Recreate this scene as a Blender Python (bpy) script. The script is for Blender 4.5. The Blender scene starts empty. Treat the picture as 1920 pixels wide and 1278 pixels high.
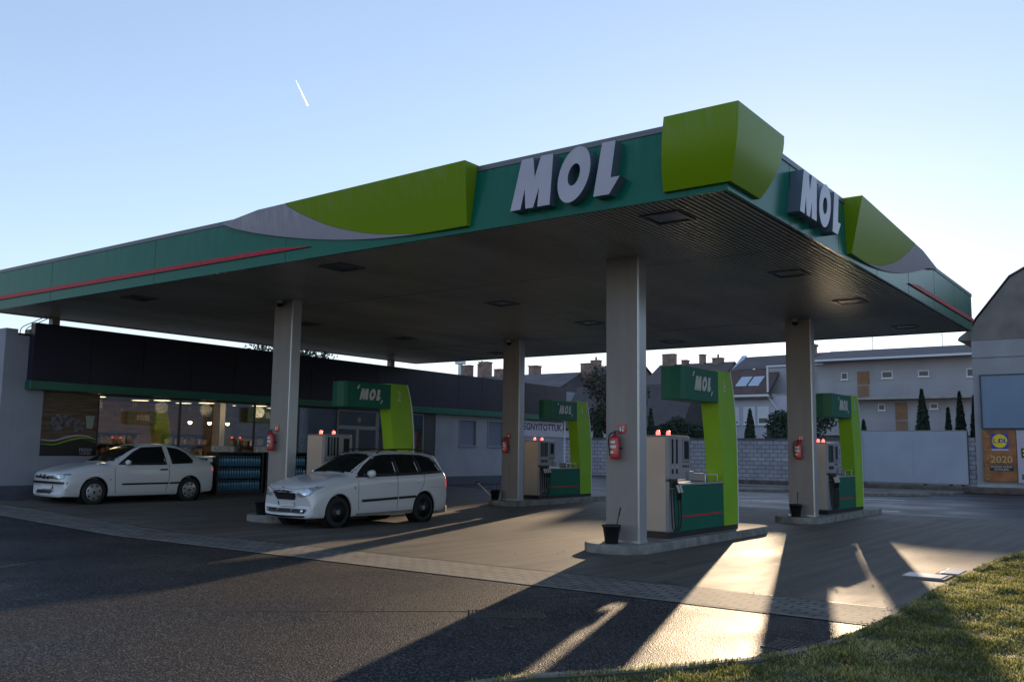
import bpy, bmesh, math, random
from mathutils import Vector, Matrix
from mathutils.bvhtree import BVHTree
R_ = math.radians
random.seed(7)
SC = bpy.context.scene

# ------------------------------------------------------------------ camera, sky, sun, exposure
cam_d = bpy.data.cameras.new('camera'); cam = bpy.data.objects.new('camera', cam_d)
SC.collection.objects.link(cam); SC.camera = cam
cam_d.sensor_width = 36; cam_d.lens = 32.438; cam_d.clip_start = .05; cam_d.clip_end = 9000
YAW, PIT, ROL = 0.6343, 0.1177, 0.0135
_f0 = Vector((-math.sin(YAW), math.cos(YAW), 0)); _r0 = Vector((math.cos(YAW), math.sin(YAW), 0)); _u0 = Vector((0, 0, 1))
_f = _f0*math.cos(PIT)+_u0*math.sin(PIT); _u = _u0*math.cos(PIT)-_f0*math.sin(PIT)
_r = _r0*math.cos(ROL)+_u*math.sin(ROL); _u = _u*math.cos(ROL)-_r0*math.sin(ROL)
cam.matrix_world = Matrix(((_r.x, _u.x, -_f.x, 0), (_r.y, _u.y, -_f.y, 0), (_r.z, _u.z, -_f.z, 1.65), (0, 0, 0, 1)))

SUN_EL, SUN_AZ = R_(8.8), R_(-18.6)          # azimuth from +Y towards +X
w = bpy.data.worlds.new('World'); SC.world = w; w.use_nodes = True
nt = w.node_tree; bg = nt.nodes['Background']
sky = nt.nodes.new('ShaderNodeTexSky'); sky.sky_type = 'NISHITA'; sky.sun_disc = False
sky.sun_elevation = SUN_EL; sky.sun_rotation = SUN_AZ
sky.air_density = 1.0; sky.dust_density = 0.1; sky.ozone_density = 1.5
tint = nt.nodes.new('ShaderNodeMix'); tint.data_type = 'RGBA'; tint.blend_type = 'MULTIPLY'; tint.inputs[0].default_value = 1
tint.inputs[7].default_value = (.93, .965, 1.13, 1)      # camera white balance of a cold clear morning
gm = nt.nodes.new('ShaderNodeGamma'); gm.inputs[1].default_value = .62; nt.links.new(sky.outputs[0], gm.inputs[0]); nt.links.new(gm.outputs[0], tint.inputs[6]); nt.links.new(tint.outputs[2], bg.inputs[0]); bg.inputs[1].default_value = 0.15*1.45
sl = bpy.data.lights.new('sun', 'SUN'); sl.energy = 3.5; sl.angle = R_(.55); sl.color = (1, .75, .49)
sun = bpy.data.objects.new('sun', sl); SC.collection.objects.link(sun)
sd = Vector((math.sin(SUN_AZ)*math.cos(SUN_EL), math.cos(SUN_AZ)*math.cos(SUN_EL), math.sin(SUN_EL)))
sun.rotation_euler = sd.to_track_quat('Z', 'Y').to_euler()
SC.view_settings.view_transform = 'Standard'; SC.view_settings.look = 'None'
SC.view_settings.exposure = 0.85; SC.view_settings.gamma = 1
SC.cycles.max_bounces = 6; SC.cycles.use_denoising = True

# ------------------------------------------------------------------ materials
def mat(name, col, rough=.6, metal=0, var=.0, vscale=4, bump=0, bscale=60, spec=.5, emit=None, estr=0, coat=0, stretch=None, col2=None, detail=6):
    m = bpy.data.materials.new(name); m.use_nodes = True; n = m.node_tree; b = n.nodes['Principled BSDF']
    c = (*col, 1)
    b.inputs['Base Color'].default_value = c; b.inputs['Roughness'].default_value = rough
    b.inputs['Metallic'].default_value = metal; b.inputs['Specular IOR Level'].default_value = spec
    if coat: b.inputs['Coat Weight'].default_value = coat; b.inputs['Coat Roughness'].default_value = .06
    if emit: b.inputs['Emission Color'].default_value = (*emit, 1); b.inputs['Emission Strength'].default_value = estr
    if var or bump or col2:
        tc = n.nodes.new('ShaderNodeTexCoord'); src = tc.outputs['Object']
        if stretch:
            mp = n.nodes.new('ShaderNodeMapping'); mp.inputs['Scale'].default_value = stretch
            n.links.new(src, mp.inputs[0]); src = mp.outputs[0]
    if var or col2:
        nz = n.nodes.new('ShaderNodeTexNoise'); nz.inputs['Scale'].default_value = vscale; nz.inputs['Detail'].default_value = detail
        n.links.new(src, nz.inputs['Vector'])
        rp = n.nodes.new('ShaderNodeValToRGB'); rp.color_ramp.elements[0].position = .35; rp.color_ramp.elements[1].position = .65
        a = col2 if col2 else tuple(x*(1-var) for x in col)
        d = col if col2 else tuple(min(1, x*(1+var)) for x in col)
        rp.color_ramp.elements[0].color = (*a, 1); rp.color_ramp.elements[1].color = (*d, 1)
        n.links.new(nz.outputs[0], rp.inputs[0]); n.links.new(rp.outputs[0], b.inputs['Base Color'])
        m['ramp'] = rp.name
    if bump:
        n2 = n.nodes.new('ShaderNodeTexNoise'); n2.inputs['Scale'].default_value = bscale; n2.inputs['Detail'].default_value = 4
        n.links.new(src, n2.inputs['Vector'])
        bp = n.nodes.new('ShaderNodeBump'); bp.inputs['Strength'].default_value = bump; bp.inputs['Distance'].default_value = .01
        n.links.new(n2.outputs[0], bp.inputs['Height']); n.links.new(bp.outputs[0], b.inputs['Normal'])
    return m

def asphalt(name, lo, mid, hi, rough, scale=95, bump=.6, patch=.25, spec=.18):
    m = bpy.data.materials.new(name); m.use_nodes = True; n = m.node_tree; L = n.links; b = n.nodes['Principled BSDF']; b.inputs['Specular IOR Level'].default_value = spec
    tc = n.nodes.new('ShaderNodeTexCoord')
    vo = n.nodes.new('ShaderNodeTexVoronoi'); vo.inputs['Scale'].default_value = scale; L.new(tc.outputs['Object'], vo.inputs['Vector'])
    rp = n.nodes.new('ShaderNodeValToRGB'); e = rp.color_ramp.elements
    e[0].position = 0; e[0].color = (*lo, 1); e[1].position = 1; e[1].color = (*hi, 1)
    k = e.new(.62); k.color = (*mid, 1)
    sx = n.nodes.new('ShaderNodeSeparateColor'); L.new(vo.outputs['Color'], sx.inputs[0]); L.new(sx.outputs[0], rp.inputs[0])
    nz = n.nodes.new('ShaderNodeTexNoise'); nz.inputs['Scale'].default_value = .55; nz.inputs['Detail'].default_value = 7
    L.new(tc.outputs['Object'], nz.inputs['Vector'])
    mr = n.nodes.new('ShaderNodeMapRange'); mr.inputs[1].default_value = .3; mr.inputs[2].default_value = .7
    mr.inputs[3].default_value = 1-patch; mr.inputs[4].default_value = 1+patch; L.new(nz.outputs[0], mr.inputs[0])
    mx = n.nodes.new('ShaderNodeMix'); mx.data_type = 'RGBA'; mx.blend_type = 'MULTIPLY'; mx.inputs[0].default_value = 1
    L.new(rp.outputs[0], mx.inputs[6]); L.new(mr.outputs[0], mx.inputs[7]); L.new(mx.outputs[2], b.inputs['Base Color'])
    r2 = n.nodes.new('ShaderNodeMapRange'); r2.inputs[1].default_value = .35; r2.inputs[2].default_value = .65
    r2.inputs[3].default_value = rough+.1; r2.inputs[4].default_value = rough-.1; L.new(nz.outputs[0], r2.inputs[0]); L.new(r2.outputs[0], b.inputs['Roughness'])
    bp = n.nodes.new('ShaderNodeBump'); bp.inputs['Strength'].default_value = bump; bp.inputs['Distance'].default_value = .006
    L.new(vo.outputs['Distance'], bp.inputs['Height']); L.new(bp.outputs[0], b.inputs['Normal'])
    return m

def brickmat(name, c1, c2, cm, bw, bh, mortar, rough=.8, bump=.5, vert=False, off=.5, noise=.15):
    """courses of blocks; vert=True maps x,z of the object, otherwise x,y"""
    m = bpy.data.materials.new(name); m.use_nodes = True; n = m.node_tree; L = n.links; b = n.nodes['Principled BSDF']
    b.inputs['Roughness'].default_value = rough
    tc = n.nodes.new('ShaderNodeTexCoord'); mp = n.nodes.new('ShaderNodeMapping')
    if vert: mp.inputs['Rotation'].default_value = (R_(-90), 0, 0)
    L.new(tc.outputs['Object'], mp.inputs[0])
    br = n.nodes.new('ShaderNodeTexBrick'); br.inputs['Scale'].default_value = 1; br.inputs['Brick Width'].default_value = bw
    br.inputs['Row Height'].default_value = bh; br.inputs['Mortar Size'].default_value = mortar; br.offset = off
    br.inputs['Color1'].default_value = (*c1, 1); br.inputs['Color2'].default_value = (*c2, 1); br.inputs['Mortar'].default_value = (*cm, 1)
    L.new(mp.outputs[0], br.inputs['Vector'])
    nz = n.nodes.new('ShaderNodeTexNoise'); nz.inputs['Scale'].default_value = 1.7; nz.inputs['Detail'].default_value = 8; L.new(tc.outputs['Object'], nz.inputs['Vector'])
    mr = n.nodes.new('ShaderNodeMapRange'); mr.inputs[1].default_value = .3; mr.inputs[2].default_value = .7; mr.inputs[3].default_value = 1-noise; mr.inputs[4].default_value = 1+noise
    L.new(nz.outputs[0], mr.inputs[0])
    mx = n.nodes.new('ShaderNodeMix'); mx.data_type = 'RGBA'; mx.blend_type = 'MULTIPLY'; mx.inputs[0].default_value = 1
    L.new(br.outputs[0], mx.inputs[6]); L.new(mr.outputs[0], mx.inputs[7]); L.new(mx.outputs[2], b.inputs['Base Color'])
    iv = n.nodes.new('ShaderNodeMath'); iv.operation = 'SUBTRACT'; iv.inputs[0].default_value = 1; L.new(br.outputs['Fac'], iv.inputs[1])
    bp = n.nodes.new('ShaderNodeBump'); bp.inputs['Strength'].default_value = bump; bp.inputs['Distance'].default_value = .01
    L.new(iv.outputs[0], bp.inputs['Height']); L.new(bp.outputs[0], b.inputs['Normal'])
    return m

def tilemat(name, col, row=.33, axis=1, var=.25, rough=.75, colw=.22):
    """clay tiles: wavy rows along the object's z (height) plus colour noise"""
    m = bpy.data.materials.new(name); m.use_nodes = True; n = m.node_tree; L = n.links; b = n.nodes['Principled BSDF']
    b.inputs['Roughness'].default_value = rough
    tc = n.nodes.new('ShaderNodeTexCoord'); sp = n.nodes.new('ShaderNodeSeparateXYZ'); L.new(tc.outputs['Object'], sp.inputs[0])
    def frac(o, s):
        a = n.nodes.new('ShaderNodeMath'); a.operation = 'DIVIDE'; L.new(o, a.inputs[0]); a.inputs[1].default_value = s
        f = n.nodes.new('ShaderNodeMath'); f.operation = 'FRACT'; L.new(a.outputs[0], f.inputs[0]); return f.outputs[0]
    fz = frac(sp.outputs[2], row); fx = frac(sp.outputs[0], colw)
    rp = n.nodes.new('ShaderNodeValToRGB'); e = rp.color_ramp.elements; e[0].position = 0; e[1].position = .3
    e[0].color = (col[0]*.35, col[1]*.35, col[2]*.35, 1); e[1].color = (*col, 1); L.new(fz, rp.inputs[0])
    nz = n.nodes.new('ShaderNodeTexNoise'); nz.inputs['Scale'].default_value = 1.2; nz.inputs['Detail'].default_value = 9; nz.inputs['Roughness'].default_value = .7
    L.new(tc.outputs['Object'], nz.inputs['Vector'])
    mr = n.nodes.new('ShaderNodeMapRange'); mr.inputs[1].default_value = .3; mr.inputs[2].default_value = .7; mr.inputs[3].default_value = 1-var; mr.inputs[4].default_value = 1+var
    L.new(nz.outputs[0], mr.inputs[0])
    mx = n.nodes.new('ShaderNodeMix'); mx.data_type = 'RGBA'; mx.blend_type = 'MULTIPLY'; mx.inputs[0].default_value = 1
    L.new(rp.outputs[0], mx.inputs[6]); L.new(mr.outputs[0], mx.inputs[7]); L.new(mx.outputs[2], b.inputs['Base Color'])
    ad = n.nodes.new('ShaderNodeMath'); ad.operation = 'ADD'; L.new(fz, ad.inputs[0]); L.new(fx, ad.inputs[1])
    bp = n.nodes.new('ShaderNodeBump'); bp.inputs['Strength'].default_value = .6; bp.inputs['Distance'].default_value = .03
    L.new(ad.outputs[0], bp.inputs['Height']); L.new(bp.outputs[0], b.inputs['Normal'])
    return m

def frosted(name, col, frost, amt=.5, lo=.3, hi=1.2, rough=.25, vs=(7, 7, 1.2)):
    """painted sheet with dried frost / dew streaks, thicker towards the top (a deposit, object z in metres)"""
    m = mat(name, col, rough=rough+.12, spec=.2); n = m.node_tree; L = n.links; b = n.nodes['Principled BSDF']
    tc = n.nodes.new('ShaderNodeTexCoord'); mp = n.nodes.new('ShaderNodeMapping'); mp.inputs['Scale'].default_value = vs
    L.new(tc.outputs['Object'], mp.inputs[0])
    nz = n.nodes.new('ShaderNodeTexNoise'); nz.inputs['Scale'].default_value = 1.5; nz.inputs['Detail'].default_value = 9; nz.inputs['Roughness'].default_value = .65
    L.new(mp.outputs[0], nz.inputs['Vector'])
    sp = n.nodes.new('ShaderNodeSeparateXYZ'); L.new(tc.outputs['Object'], sp.inputs[0])
    mr = n.nodes.new('ShaderNodeMapRange'); mr.inputs[1].default_value = lo; mr.inputs[2].default_value = hi; L.new(sp.outputs[2], mr.inputs[0])
    r = n.nodes.new('ShaderNodeMapRange'); r.inputs[1].default_value = .42; r.inputs[2].default_value = .72; L.new(nz.outputs[0], r.inputs[0])
    mu = n.nodes.new('ShaderNodeMath'); mu.operation = 'MULTIPLY'; L.new(mr.outputs[0], mu.inputs[0]); L.new(r.outputs[0], mu.inputs[1])
    m2 = n.nodes.new('ShaderNodeMath'); m2.operation = 'MULTIPLY'; L.new(mu.outputs[0], m2.inputs[0]); m2.inputs[1].default_value = amt
    mx = n.nodes.new('ShaderNodeMix'); mx.data_type = 'RGBA'; mx.inputs[6].default_value = (*col, 1); mx.inputs[7].default_value = (*frost, 1)
    L.new(m2.outputs[0], mx.inputs[0]); L.new(mx.outputs[2], b.inputs['Base Color'])
    rr = n.nodes.new('ShaderNodeMapRange'); rr.inputs[3].default_value = rough; rr.inputs[4].default_value = .75; L.new(m2.outputs[0], rr.inputs[0]); L.new(rr.outputs[0], b.inputs['Roughness'])
    return m

def glassmat(name, tint=(.75, .8, .78), alpha=.25, rough=.02):
    """shop pane: mostly see-through, reflecting like glass"""
    m = bpy.data.materials.new(name); m.use_nodes = True; n = m.node_tree; L = n.links
    out = n.nodes['Material Output']; n.nodes.remove(n.nodes['Principled BSDF'])
    tr = n.nodes.new('ShaderNodeBsdfTransparent'); tr.inputs[0].default_value = (*tint, 1)
    gl = n.nodes.new('ShaderNodeBsdfGlossy'); gl.inputs['Roughness'].default_value = rough; gl.inputs[0].default_value = (.9, .95, 1, 1)
    fr = n.nodes.new('ShaderNodeFresnel'); fr.inputs[0].default_value = 1.5
    ad = n.nodes.new('ShaderNodeMath'); ad.operation = 'MULTIPLY_ADD'; ad.inputs[1].default_value = 2.0; ad.inputs[2].default_value = alpha; ad.use_clamp = True
    L.new(fr.outputs[0], ad.inputs[0])
    mx = n.nodes.new('ShaderNodeMixShader'); L.new(ad.outputs[0], mx.inputs[0]); L.new(tr.outputs[0], mx.inputs[1]); L.new(gl.outputs[0], mx.inputs[2])
    L.new(mx.outputs[0], out.inputs[0]); return m

M = {}
M['asphalt'] = asphalt('asphalt', (.004, .004, .007), (.011, .011, .016), (.12, .115, .11), .55, scale=70, bump=1.3)
M['asphalt_back'] = asphalt('old asphalt', (.02, .021, .026), (.035, .036, .042), (.07, .07, .075), .48, scale=60, bump=.3, patch=.35, spec=.32)
M['paver'] = brickmat('grey pavers', (.12, .115, .105), (.18, .165, .145), (.012, .011, .01), .24, .13, .011, bump=1.2, noise=.25)
M['grass_soil'] = mat('soil', (.035, .04, .015), .95, var=.4, vscale=6, bump=.8, bscale=30)
M['kerb'] = mat('kerb concrete', (.17, .155, .135), .85, var=.25, vscale=5, bump=.5, bscale=50)
M['island'] = mat('island concrete', (.19, .185, .175), .8, var=.3, vscale=4, bump=.4, bscale=40)
M['column'] = mat('column cladding', (.235, .205, .20), .42, var=.06, vscale=1.3, stretch=(4, 4, .6))
M['trim'] = mat('brushed trim', (.55, .56, .58), .3, metal=.7)
M['soffit'] = mat('soffit metal', (.44, .41, .37), .42, metal=.3, var=.22, vscale=.7, stretch=(1, .25, 1))
M['teal'] = frosted('dark green fascia', (.002, .125, .085), (.20, .36, .32), amt=.15, lo=5.1, hi=5.9, rough=.22)
M['lime'] = frosted('lime panel', (.165, .27, .004), (.3, .36, .30), amt=.25, lo=5.4, hi=6.1, rough=.3)
M['lavender'] = frosted('white grey panel', (.33, .31, .37), (.8, .8, .85), amt=.3, lo=5.3, hi=6, rough=.35)
M['red'] = frosted('red stripe', (.42, .006, .025), (.4, .25, .28), amt=.25, lo=5.0, hi=5.3, rough=.4, vs=(12, 12, 5))
M['greytrim'] = mat('grey metal capping', (.13, .13, .15), .4, metal=.3)
M['sign_white'] = mat('sign face', (.43, .40, .48), .3, var=.05, vscale=3)
M['sign_side'] = mat('sign sides', (.10, .13, .18), .35)
M['black'] = mat('black plastic', (.012, .012, .014), .45)
M['rubber'] = mat('rubber', (.014, .014, .015), .75, bump=.2, bscale=80)
M['pump_lime'] = mat('lime plastic', (.21, .42, .006), .4, var=.04, vscale=2)
M['pump_green'] = mat('green plastic', (.002, .11, .068), .38, spec=.3, var=.05, vscale=2)
M['pump_grey'] = mat('light grey panel', (.27, .265, .28), .35, var=.05, vscale=2)
M['pump_side'] = mat('pump side panel', (.47, .42, .37), .4, var=.06, vscale=1.5)
M['pump_dark'] = mat('dark green panel', (.003, .06, .045), .3)
M['screen'] = mat('dark display', (.006, .008, .010), .25, spec=.25)
M['white'] = mat('white lettering', (.5, .5, .5), .5)
M['red_paint'] = mat('red paint', (.45, .02, .025), .25, coat=.4)
M['red_lamp'] = mat('lit red lamp', (.6, .02, .02), .3, emit=(1, .10, .08), estr=2.6)
M['wall_white'] = mat('white render', (.27, .275, .32), .85, var=.08, vscale=1.2, bump=.2, bscale=30)
M['wall_plinth'] = mat('grey plinth', (.07, .075, .10), .8, var=.15, vscale=3)
M['parapet'] = mat('dark blue cladding', (.016, .015, .034), .35, spec=.3, var=.12, vscale=.8)
M['band'] = mat('green band', (.003, .10, .07), .28, var=.1, vscale=1)
M['frame'] = mat('window frame', (.22, .24, .26), .4, metal=.4)
M['darkframe'] = mat('dark frame', (.03, .032, .04), .4)
M['glass'] = glassmat('shop glass', alpha=.03)
M['glass_dark'] = mat('window glass', (.06, .065, .08), .2, spec=.4)
M['wood'] = mat('warm wood', (.28, .14, .06), .6, var=.3, vscale=2.5, stretch=(1, 1, 5))
M['interior'] = mat('interior brown', (.34, .18, .09), .7, var=.15, vscale=1)
M['interior_dark'] = mat('interior dark', (.04, .03, .03), .6)
M['border'] = mat('brown border', (.10, .08, .07), .9, var=.3, vscale=3)
M['lens_off'] = mat('unlit lens', (.10, .105, .11), .25)
M['lamp'] = mat('lit lamp', (.9, .8, .6), .5, emit=(1, .78, .48), estr=2.2)
M['lamp2'] = mat('lit pendant', (.9, .8, .6), .5, emit=(1, .72, .38), estr=14)
M['carpaint'] = mat('white car paint', (.62, .61, .63), .28, coat=.6, var=.02, vscale=1)
M['carpaint_dirty'] = mat('white car paint lower', (.30, .28, .26), .4, coat=.4, var=.1, vscale=3)
M['carglass'] = mat('car glass', (.010, .013, .014), .05, spec=.7)
M['lens'] = mat('headlamp lens', (.50, .56, .62), .06, coat=1, metal=.5, var=.45, vscale=14)
M['tail'] = mat('tail lamp', (.55, .02, .025), .12, coat=1, emit=(1, .05, .05), estr=.35)
M['plate'] = mat('number plate', (.62, .62, .62), .4)
M['plateblue'] = mat('plate blue', (.02, .06, .35), .4)
M['hubcap'] = mat('wheel trim', (.38, .38, .40), .35, metal=.6)
M['steel_dark'] = mat('black steel wheel', (.02, .02, .022), .5)
M['block'] = brickmat('block wall', (.27, .27, .31), (.34, .34, .39), (.13, .13, .15), .42, .21, .018, vert=True, noise=.18)
M['blockcap'] = mat('block capping', (.08, .08, .10), .8, var=.2, vscale=3)
M['billboard'] = mat('blank billboard sheet', (.33, .36, .44), .6, var=.06, vscale=.8)
M['billboard_blue'] = mat('pale blue billboard sheet', (.17, .23, .33), .6, var=.05, vscale=.8)
M['gable'] = mat('rough grey render', (.18, .165, .16), .9, var=.18, vscale=.9, bump=.4, bscale=15)
M['gable2'] = mat('grey render', (.29, .29, .32), .9, var=.08, vscale=1)
M['house_white'] = mat('house white render', (.46, .46, .53), .85, var=.05, vscale=.6)
M['house_grey'] = mat('house grey render', (.36, .36, .40), .85, var=.08, vscale=.5)
M['tile_brown'] = tilemat('brown tiles', (.12, .07, .065), row=.16)
M['tile_grey'] = tilemat('grey tiles', (.12, .10, .105), row=.2)
M['tile_dark'] = tilemat('dark tiles', (.085, .075, .08), row=.13, var=.2)
M['tile_far'] = mat('far roof', (.12, .10, .11), .8, var=.2, vscale=.4, stretch=(1, 1, 4))
M['chimney'] = mat('chimney brick', (.24, .17, .14), .9, var=.3, vscale=2)
M['shutter'] = mat('roller shutter', (.62, .64, .68), .5)
M['door_wood'] = mat('wooden door', (.24, .12, .06), .5, var=.15, vscale=2)
M['gutter'] = mat('white gutter', (.65, .68, .74), .35)
M['zinc'] = mat('zinc sheet', (.50, .58, .68), .35, metal=.4)
M['rail'] = mat('railing', (.32, .34, .38), .5, metal=.3)
M['concrete'] = mat('concrete', (.36, .35, .33), .85, var=.15, vscale=2)
M['conifer'] = mat('conifer', (.03, .05, .03), .8, var=.5, vscale=7)
M['leaf'] = mat('dry leaf', (.05, .045, .03), .8, var=.4, vscale=7)
M['bark'] = mat('bark', (.06, .045, .03), .9)
M['poster_brown'] = mat('brown poster', (.28, .10, .035), .5, var=.35, vscale=2)
M['gold'] = mat('gold print', (.55, .36, .12), .5)
M['blueprint'] = mat('blue print', (.02, .06, .35), .5)
M['yellow'] = mat('yellow print', (.75, .60, .02), .5)
M['poster_dark'] = mat('dark print', (.015, .013, .014), .5)
M['poster_wood'] = mat('printed wood', (.10, .065, .04), .5, var=.4, vscale=3, stretch=(1, .5, 5))
M['poster_print'] = mat('printed food', (.11, .095, .10), .6, var=.6, vscale=9)
M['bottle_blue'] = mat('blue bottle', (.05, .20, .33), .15, spec=.7, var=.3, vscale=6)
M['bottle_cap'] = mat('bottle cap', (.12, .35, .55), .4)
M['carton'] = mat('printed carton', (.50, .47, .45), .6, var=.5, vscale=14)
M['manhole'] = mat('cast iron', (.07, .065, .06), .5, metal=.6, bump=.6, bscale=50)
M['wetmetal'] = mat('steel cover', (.30, .32, .36), .32, metal=.6)
M['contrail'] = mat('overbright ice crystals', (.80, .92, 1.0), 1.0, spec=0)
def _tl(m, f=.6):
    n = m.node_tree; b = n.nodes['Principled BSDF']; out = n.nodes['Material Output']
    t = n.nodes.new('ShaderNodeBsdfTranslucent'); x = n.nodes.new('ShaderNodeMixShader'); x.inputs[0].default_value = f
    if b.inputs['Base Color'].is_linked: n.links.new(b.inputs['Base Color'].links[0].from_socket, t.inputs[0])
    else: t.inputs[0].default_value = b.inputs['Base Color'].default_value
    n.links.new(b.outputs[0], x.inputs[1]); n.links.new(t.outputs[0], x.inputs[2]); n.links.new(x.outputs[0], out.inputs[0])
_n = M['contrail'].node_tree; _o = _n.nodes['Material Output']; _n.nodes.remove(_n.nodes['Principled BSDF'])
_a = _n.nodes.new('ShaderNodeBsdfDiffuse'); _b = _n.nodes.new('ShaderNodeBsdfTranslucent'); _m = _n.nodes.new('ShaderNodeMixShader')
_a.inputs[0].default_value = (1.7, 2.1, 2.9, 1); _b.inputs[0].default_value = (1.7, 2.1, 2.9, 1)  # colour beyond white puts the whiter high-altitude sunlight into the trail
_n.links.new(_a.outputs[0], _m.inputs[1]); _n.links.new(_b.outputs[0], _m.inputs[2]); _n.links.new(_m.outputs[0], _o.inputs[0])

def forecourt_mat():
    m = mat('forecourt concrete', (.20, .18, .155), .5, spec=.38); n = m.node_tree; L = n.links; b = n.nodes['Principled BSDF']
    tc = n.nodes.new('ShaderNodeTexCoord')
    br = n.nodes.new('ShaderNodeTexBrick'); br.inputs['Scale'].default_value = 1; br.inputs['Brick Width'].default_value = 5.2; br.inputs['Row Height'].default_value = 4.3
    br.inputs['Mortar Size'].default_value = .008; br.offset = 0
    br.inputs['Color1'].default_value = (.115, .102, .088, 1); br.inputs['Color2'].default_value = (.125, .11, .095, 1); br.inputs['Mortar'].default_value = (.05, .045, .04, 1)
    L.new(tc.outputs['Object'], br.inputs['Vector'])
    n1 = n.nodes.new('ShaderNodeTexNoise'); n1.inputs['Scale'].default_value = .5; n1.inputs['Detail'].default_value = 9; n1.inputs['Roughness'].default_value = .6
    mp = n.nodes.new('ShaderNodeMapping'); mp.inputs['Scale'].default_value = (1, .45, 1); L.new(tc.outputs['Object'], mp.inputs[0]); L.new(mp.outputs[0], n1.inputs['Vector'])
    n2 = n.nodes.new('ShaderNodeTexNoise'); n2.inputs['Scale'].default_value = 45; n2.inputs['Detail'].default_value = 5; L.new(tc.outputs['Object'], n2.inputs['Vector'])
    a = n.nodes.new('ShaderNodeMapRange'); a.inputs[1].default_value = .3; a.inputs[2].default_value = .7; a.inputs[3].default_value = .62; a.inputs[4].default_value = 1.25; L.new(n1.outputs[0], a.inputs[0])
    c = n.nodes.new('ShaderNodeMapRange'); c.inputs[1].default_value = .3; c.inputs[2].default_value = .7; c.inputs[3].default_value = .8; c.inputs[4].default_value = 1.2; L.new(n2.outputs[0], c.inputs[0])
    mu = n.nodes.new('ShaderNodeMath'); mu.operation = 'MULTIPLY'; L.new(a.outputs[0], mu.inputs[0]); L.new(c.outputs[0], mu.inputs[1])
    mx = n.nodes.new('ShaderNodeMix'); mx.data_type = 'RGBA'; mx.blend_type = 'MULTIPLY'; mx.inputs[0].default_value = 1
    L.new(br.outputs[0], mx.inputs[6]); L.new(mu.outputs[0], mx.inputs[7]); L.new(mx.outputs[2], b.inputs['Base Color'])
    n3 = n.nodes.new('ShaderNodeTexNoise'); n3.inputs['Scale'].default_value = 1.6; n3.inputs['Detail'].default_value = 3; L.new(tc.outputs['Object'], n3.inputs['Vector'])
    d3 = n.nodes.new('ShaderNodeMapRange'); d3.inputs[1].default_value = .62; d3.inputs[2].default_value = .72; d3.inputs[3].default_value = 1; d3.inputs[4].default_value = .55; L.new(n3.outputs[0], d3.inputs[0])
    m4 = n.nodes.new('ShaderNodeMapping'); m4.inputs['Scale'].default_value = (5, .22, 1); L.new(tc.outputs['Object'], m4.inputs[0])
    n4 = n.nodes.new('ShaderNodeTexNoise'); n4.inputs['Scale'].default_value = 1; n4.inputs['Detail'].default_value = 5; L.new(m4.outputs[0], n4.inputs['Vector'])
    d4 = n.nodes.new('ShaderNodeMapRange'); d4.inputs[1].default_value = .38; d4.inputs[2].default_value = .62; d4.inputs[3].default_value = .72; d4.inputs[4].default_value = 1.12; L.new(n4.outputs[0], d4.inputs[0])
    mA = n.nodes.new('ShaderNodeMath'); mA.operation = 'MULTIPLY'; L.new(d3.outputs[0], mA.inputs[0]); L.new(d4.outputs[0], mA.inputs[1])
    mB = n.nodes.new('ShaderNodeMath'); mB.operation = 'MULTIPLY'; L.new(mA.outputs[0], mB.inputs[0]); L.new(mu.outputs[0], mB.inputs[1]); L.new(mB.outputs[0], mx.inputs[7])
    rr = n.nodes.new('ShaderNodeMapRange'); rr.inputs[1].default_value = .35; rr.inputs[2].default_value = .7; rr.inputs[3].default_value = .62; rr.inputs[4].default_value = .82
    L.new(n1.outputs[0], rr.inputs[0]); L.new(rr.outputs[0], b.inputs['Roughness'])
    bp = n.nodes.new('ShaderNodeBump'); bp.inputs['Strength'].default_value = .25; bp.inputs['Distance'].default_value = .005; L.new(n2.outputs[0], bp.inputs['Height']); L.new(bp.outputs[0], b.inputs['Normal'])
    return m
M['forecourt'] = forecourt_mat()

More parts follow.
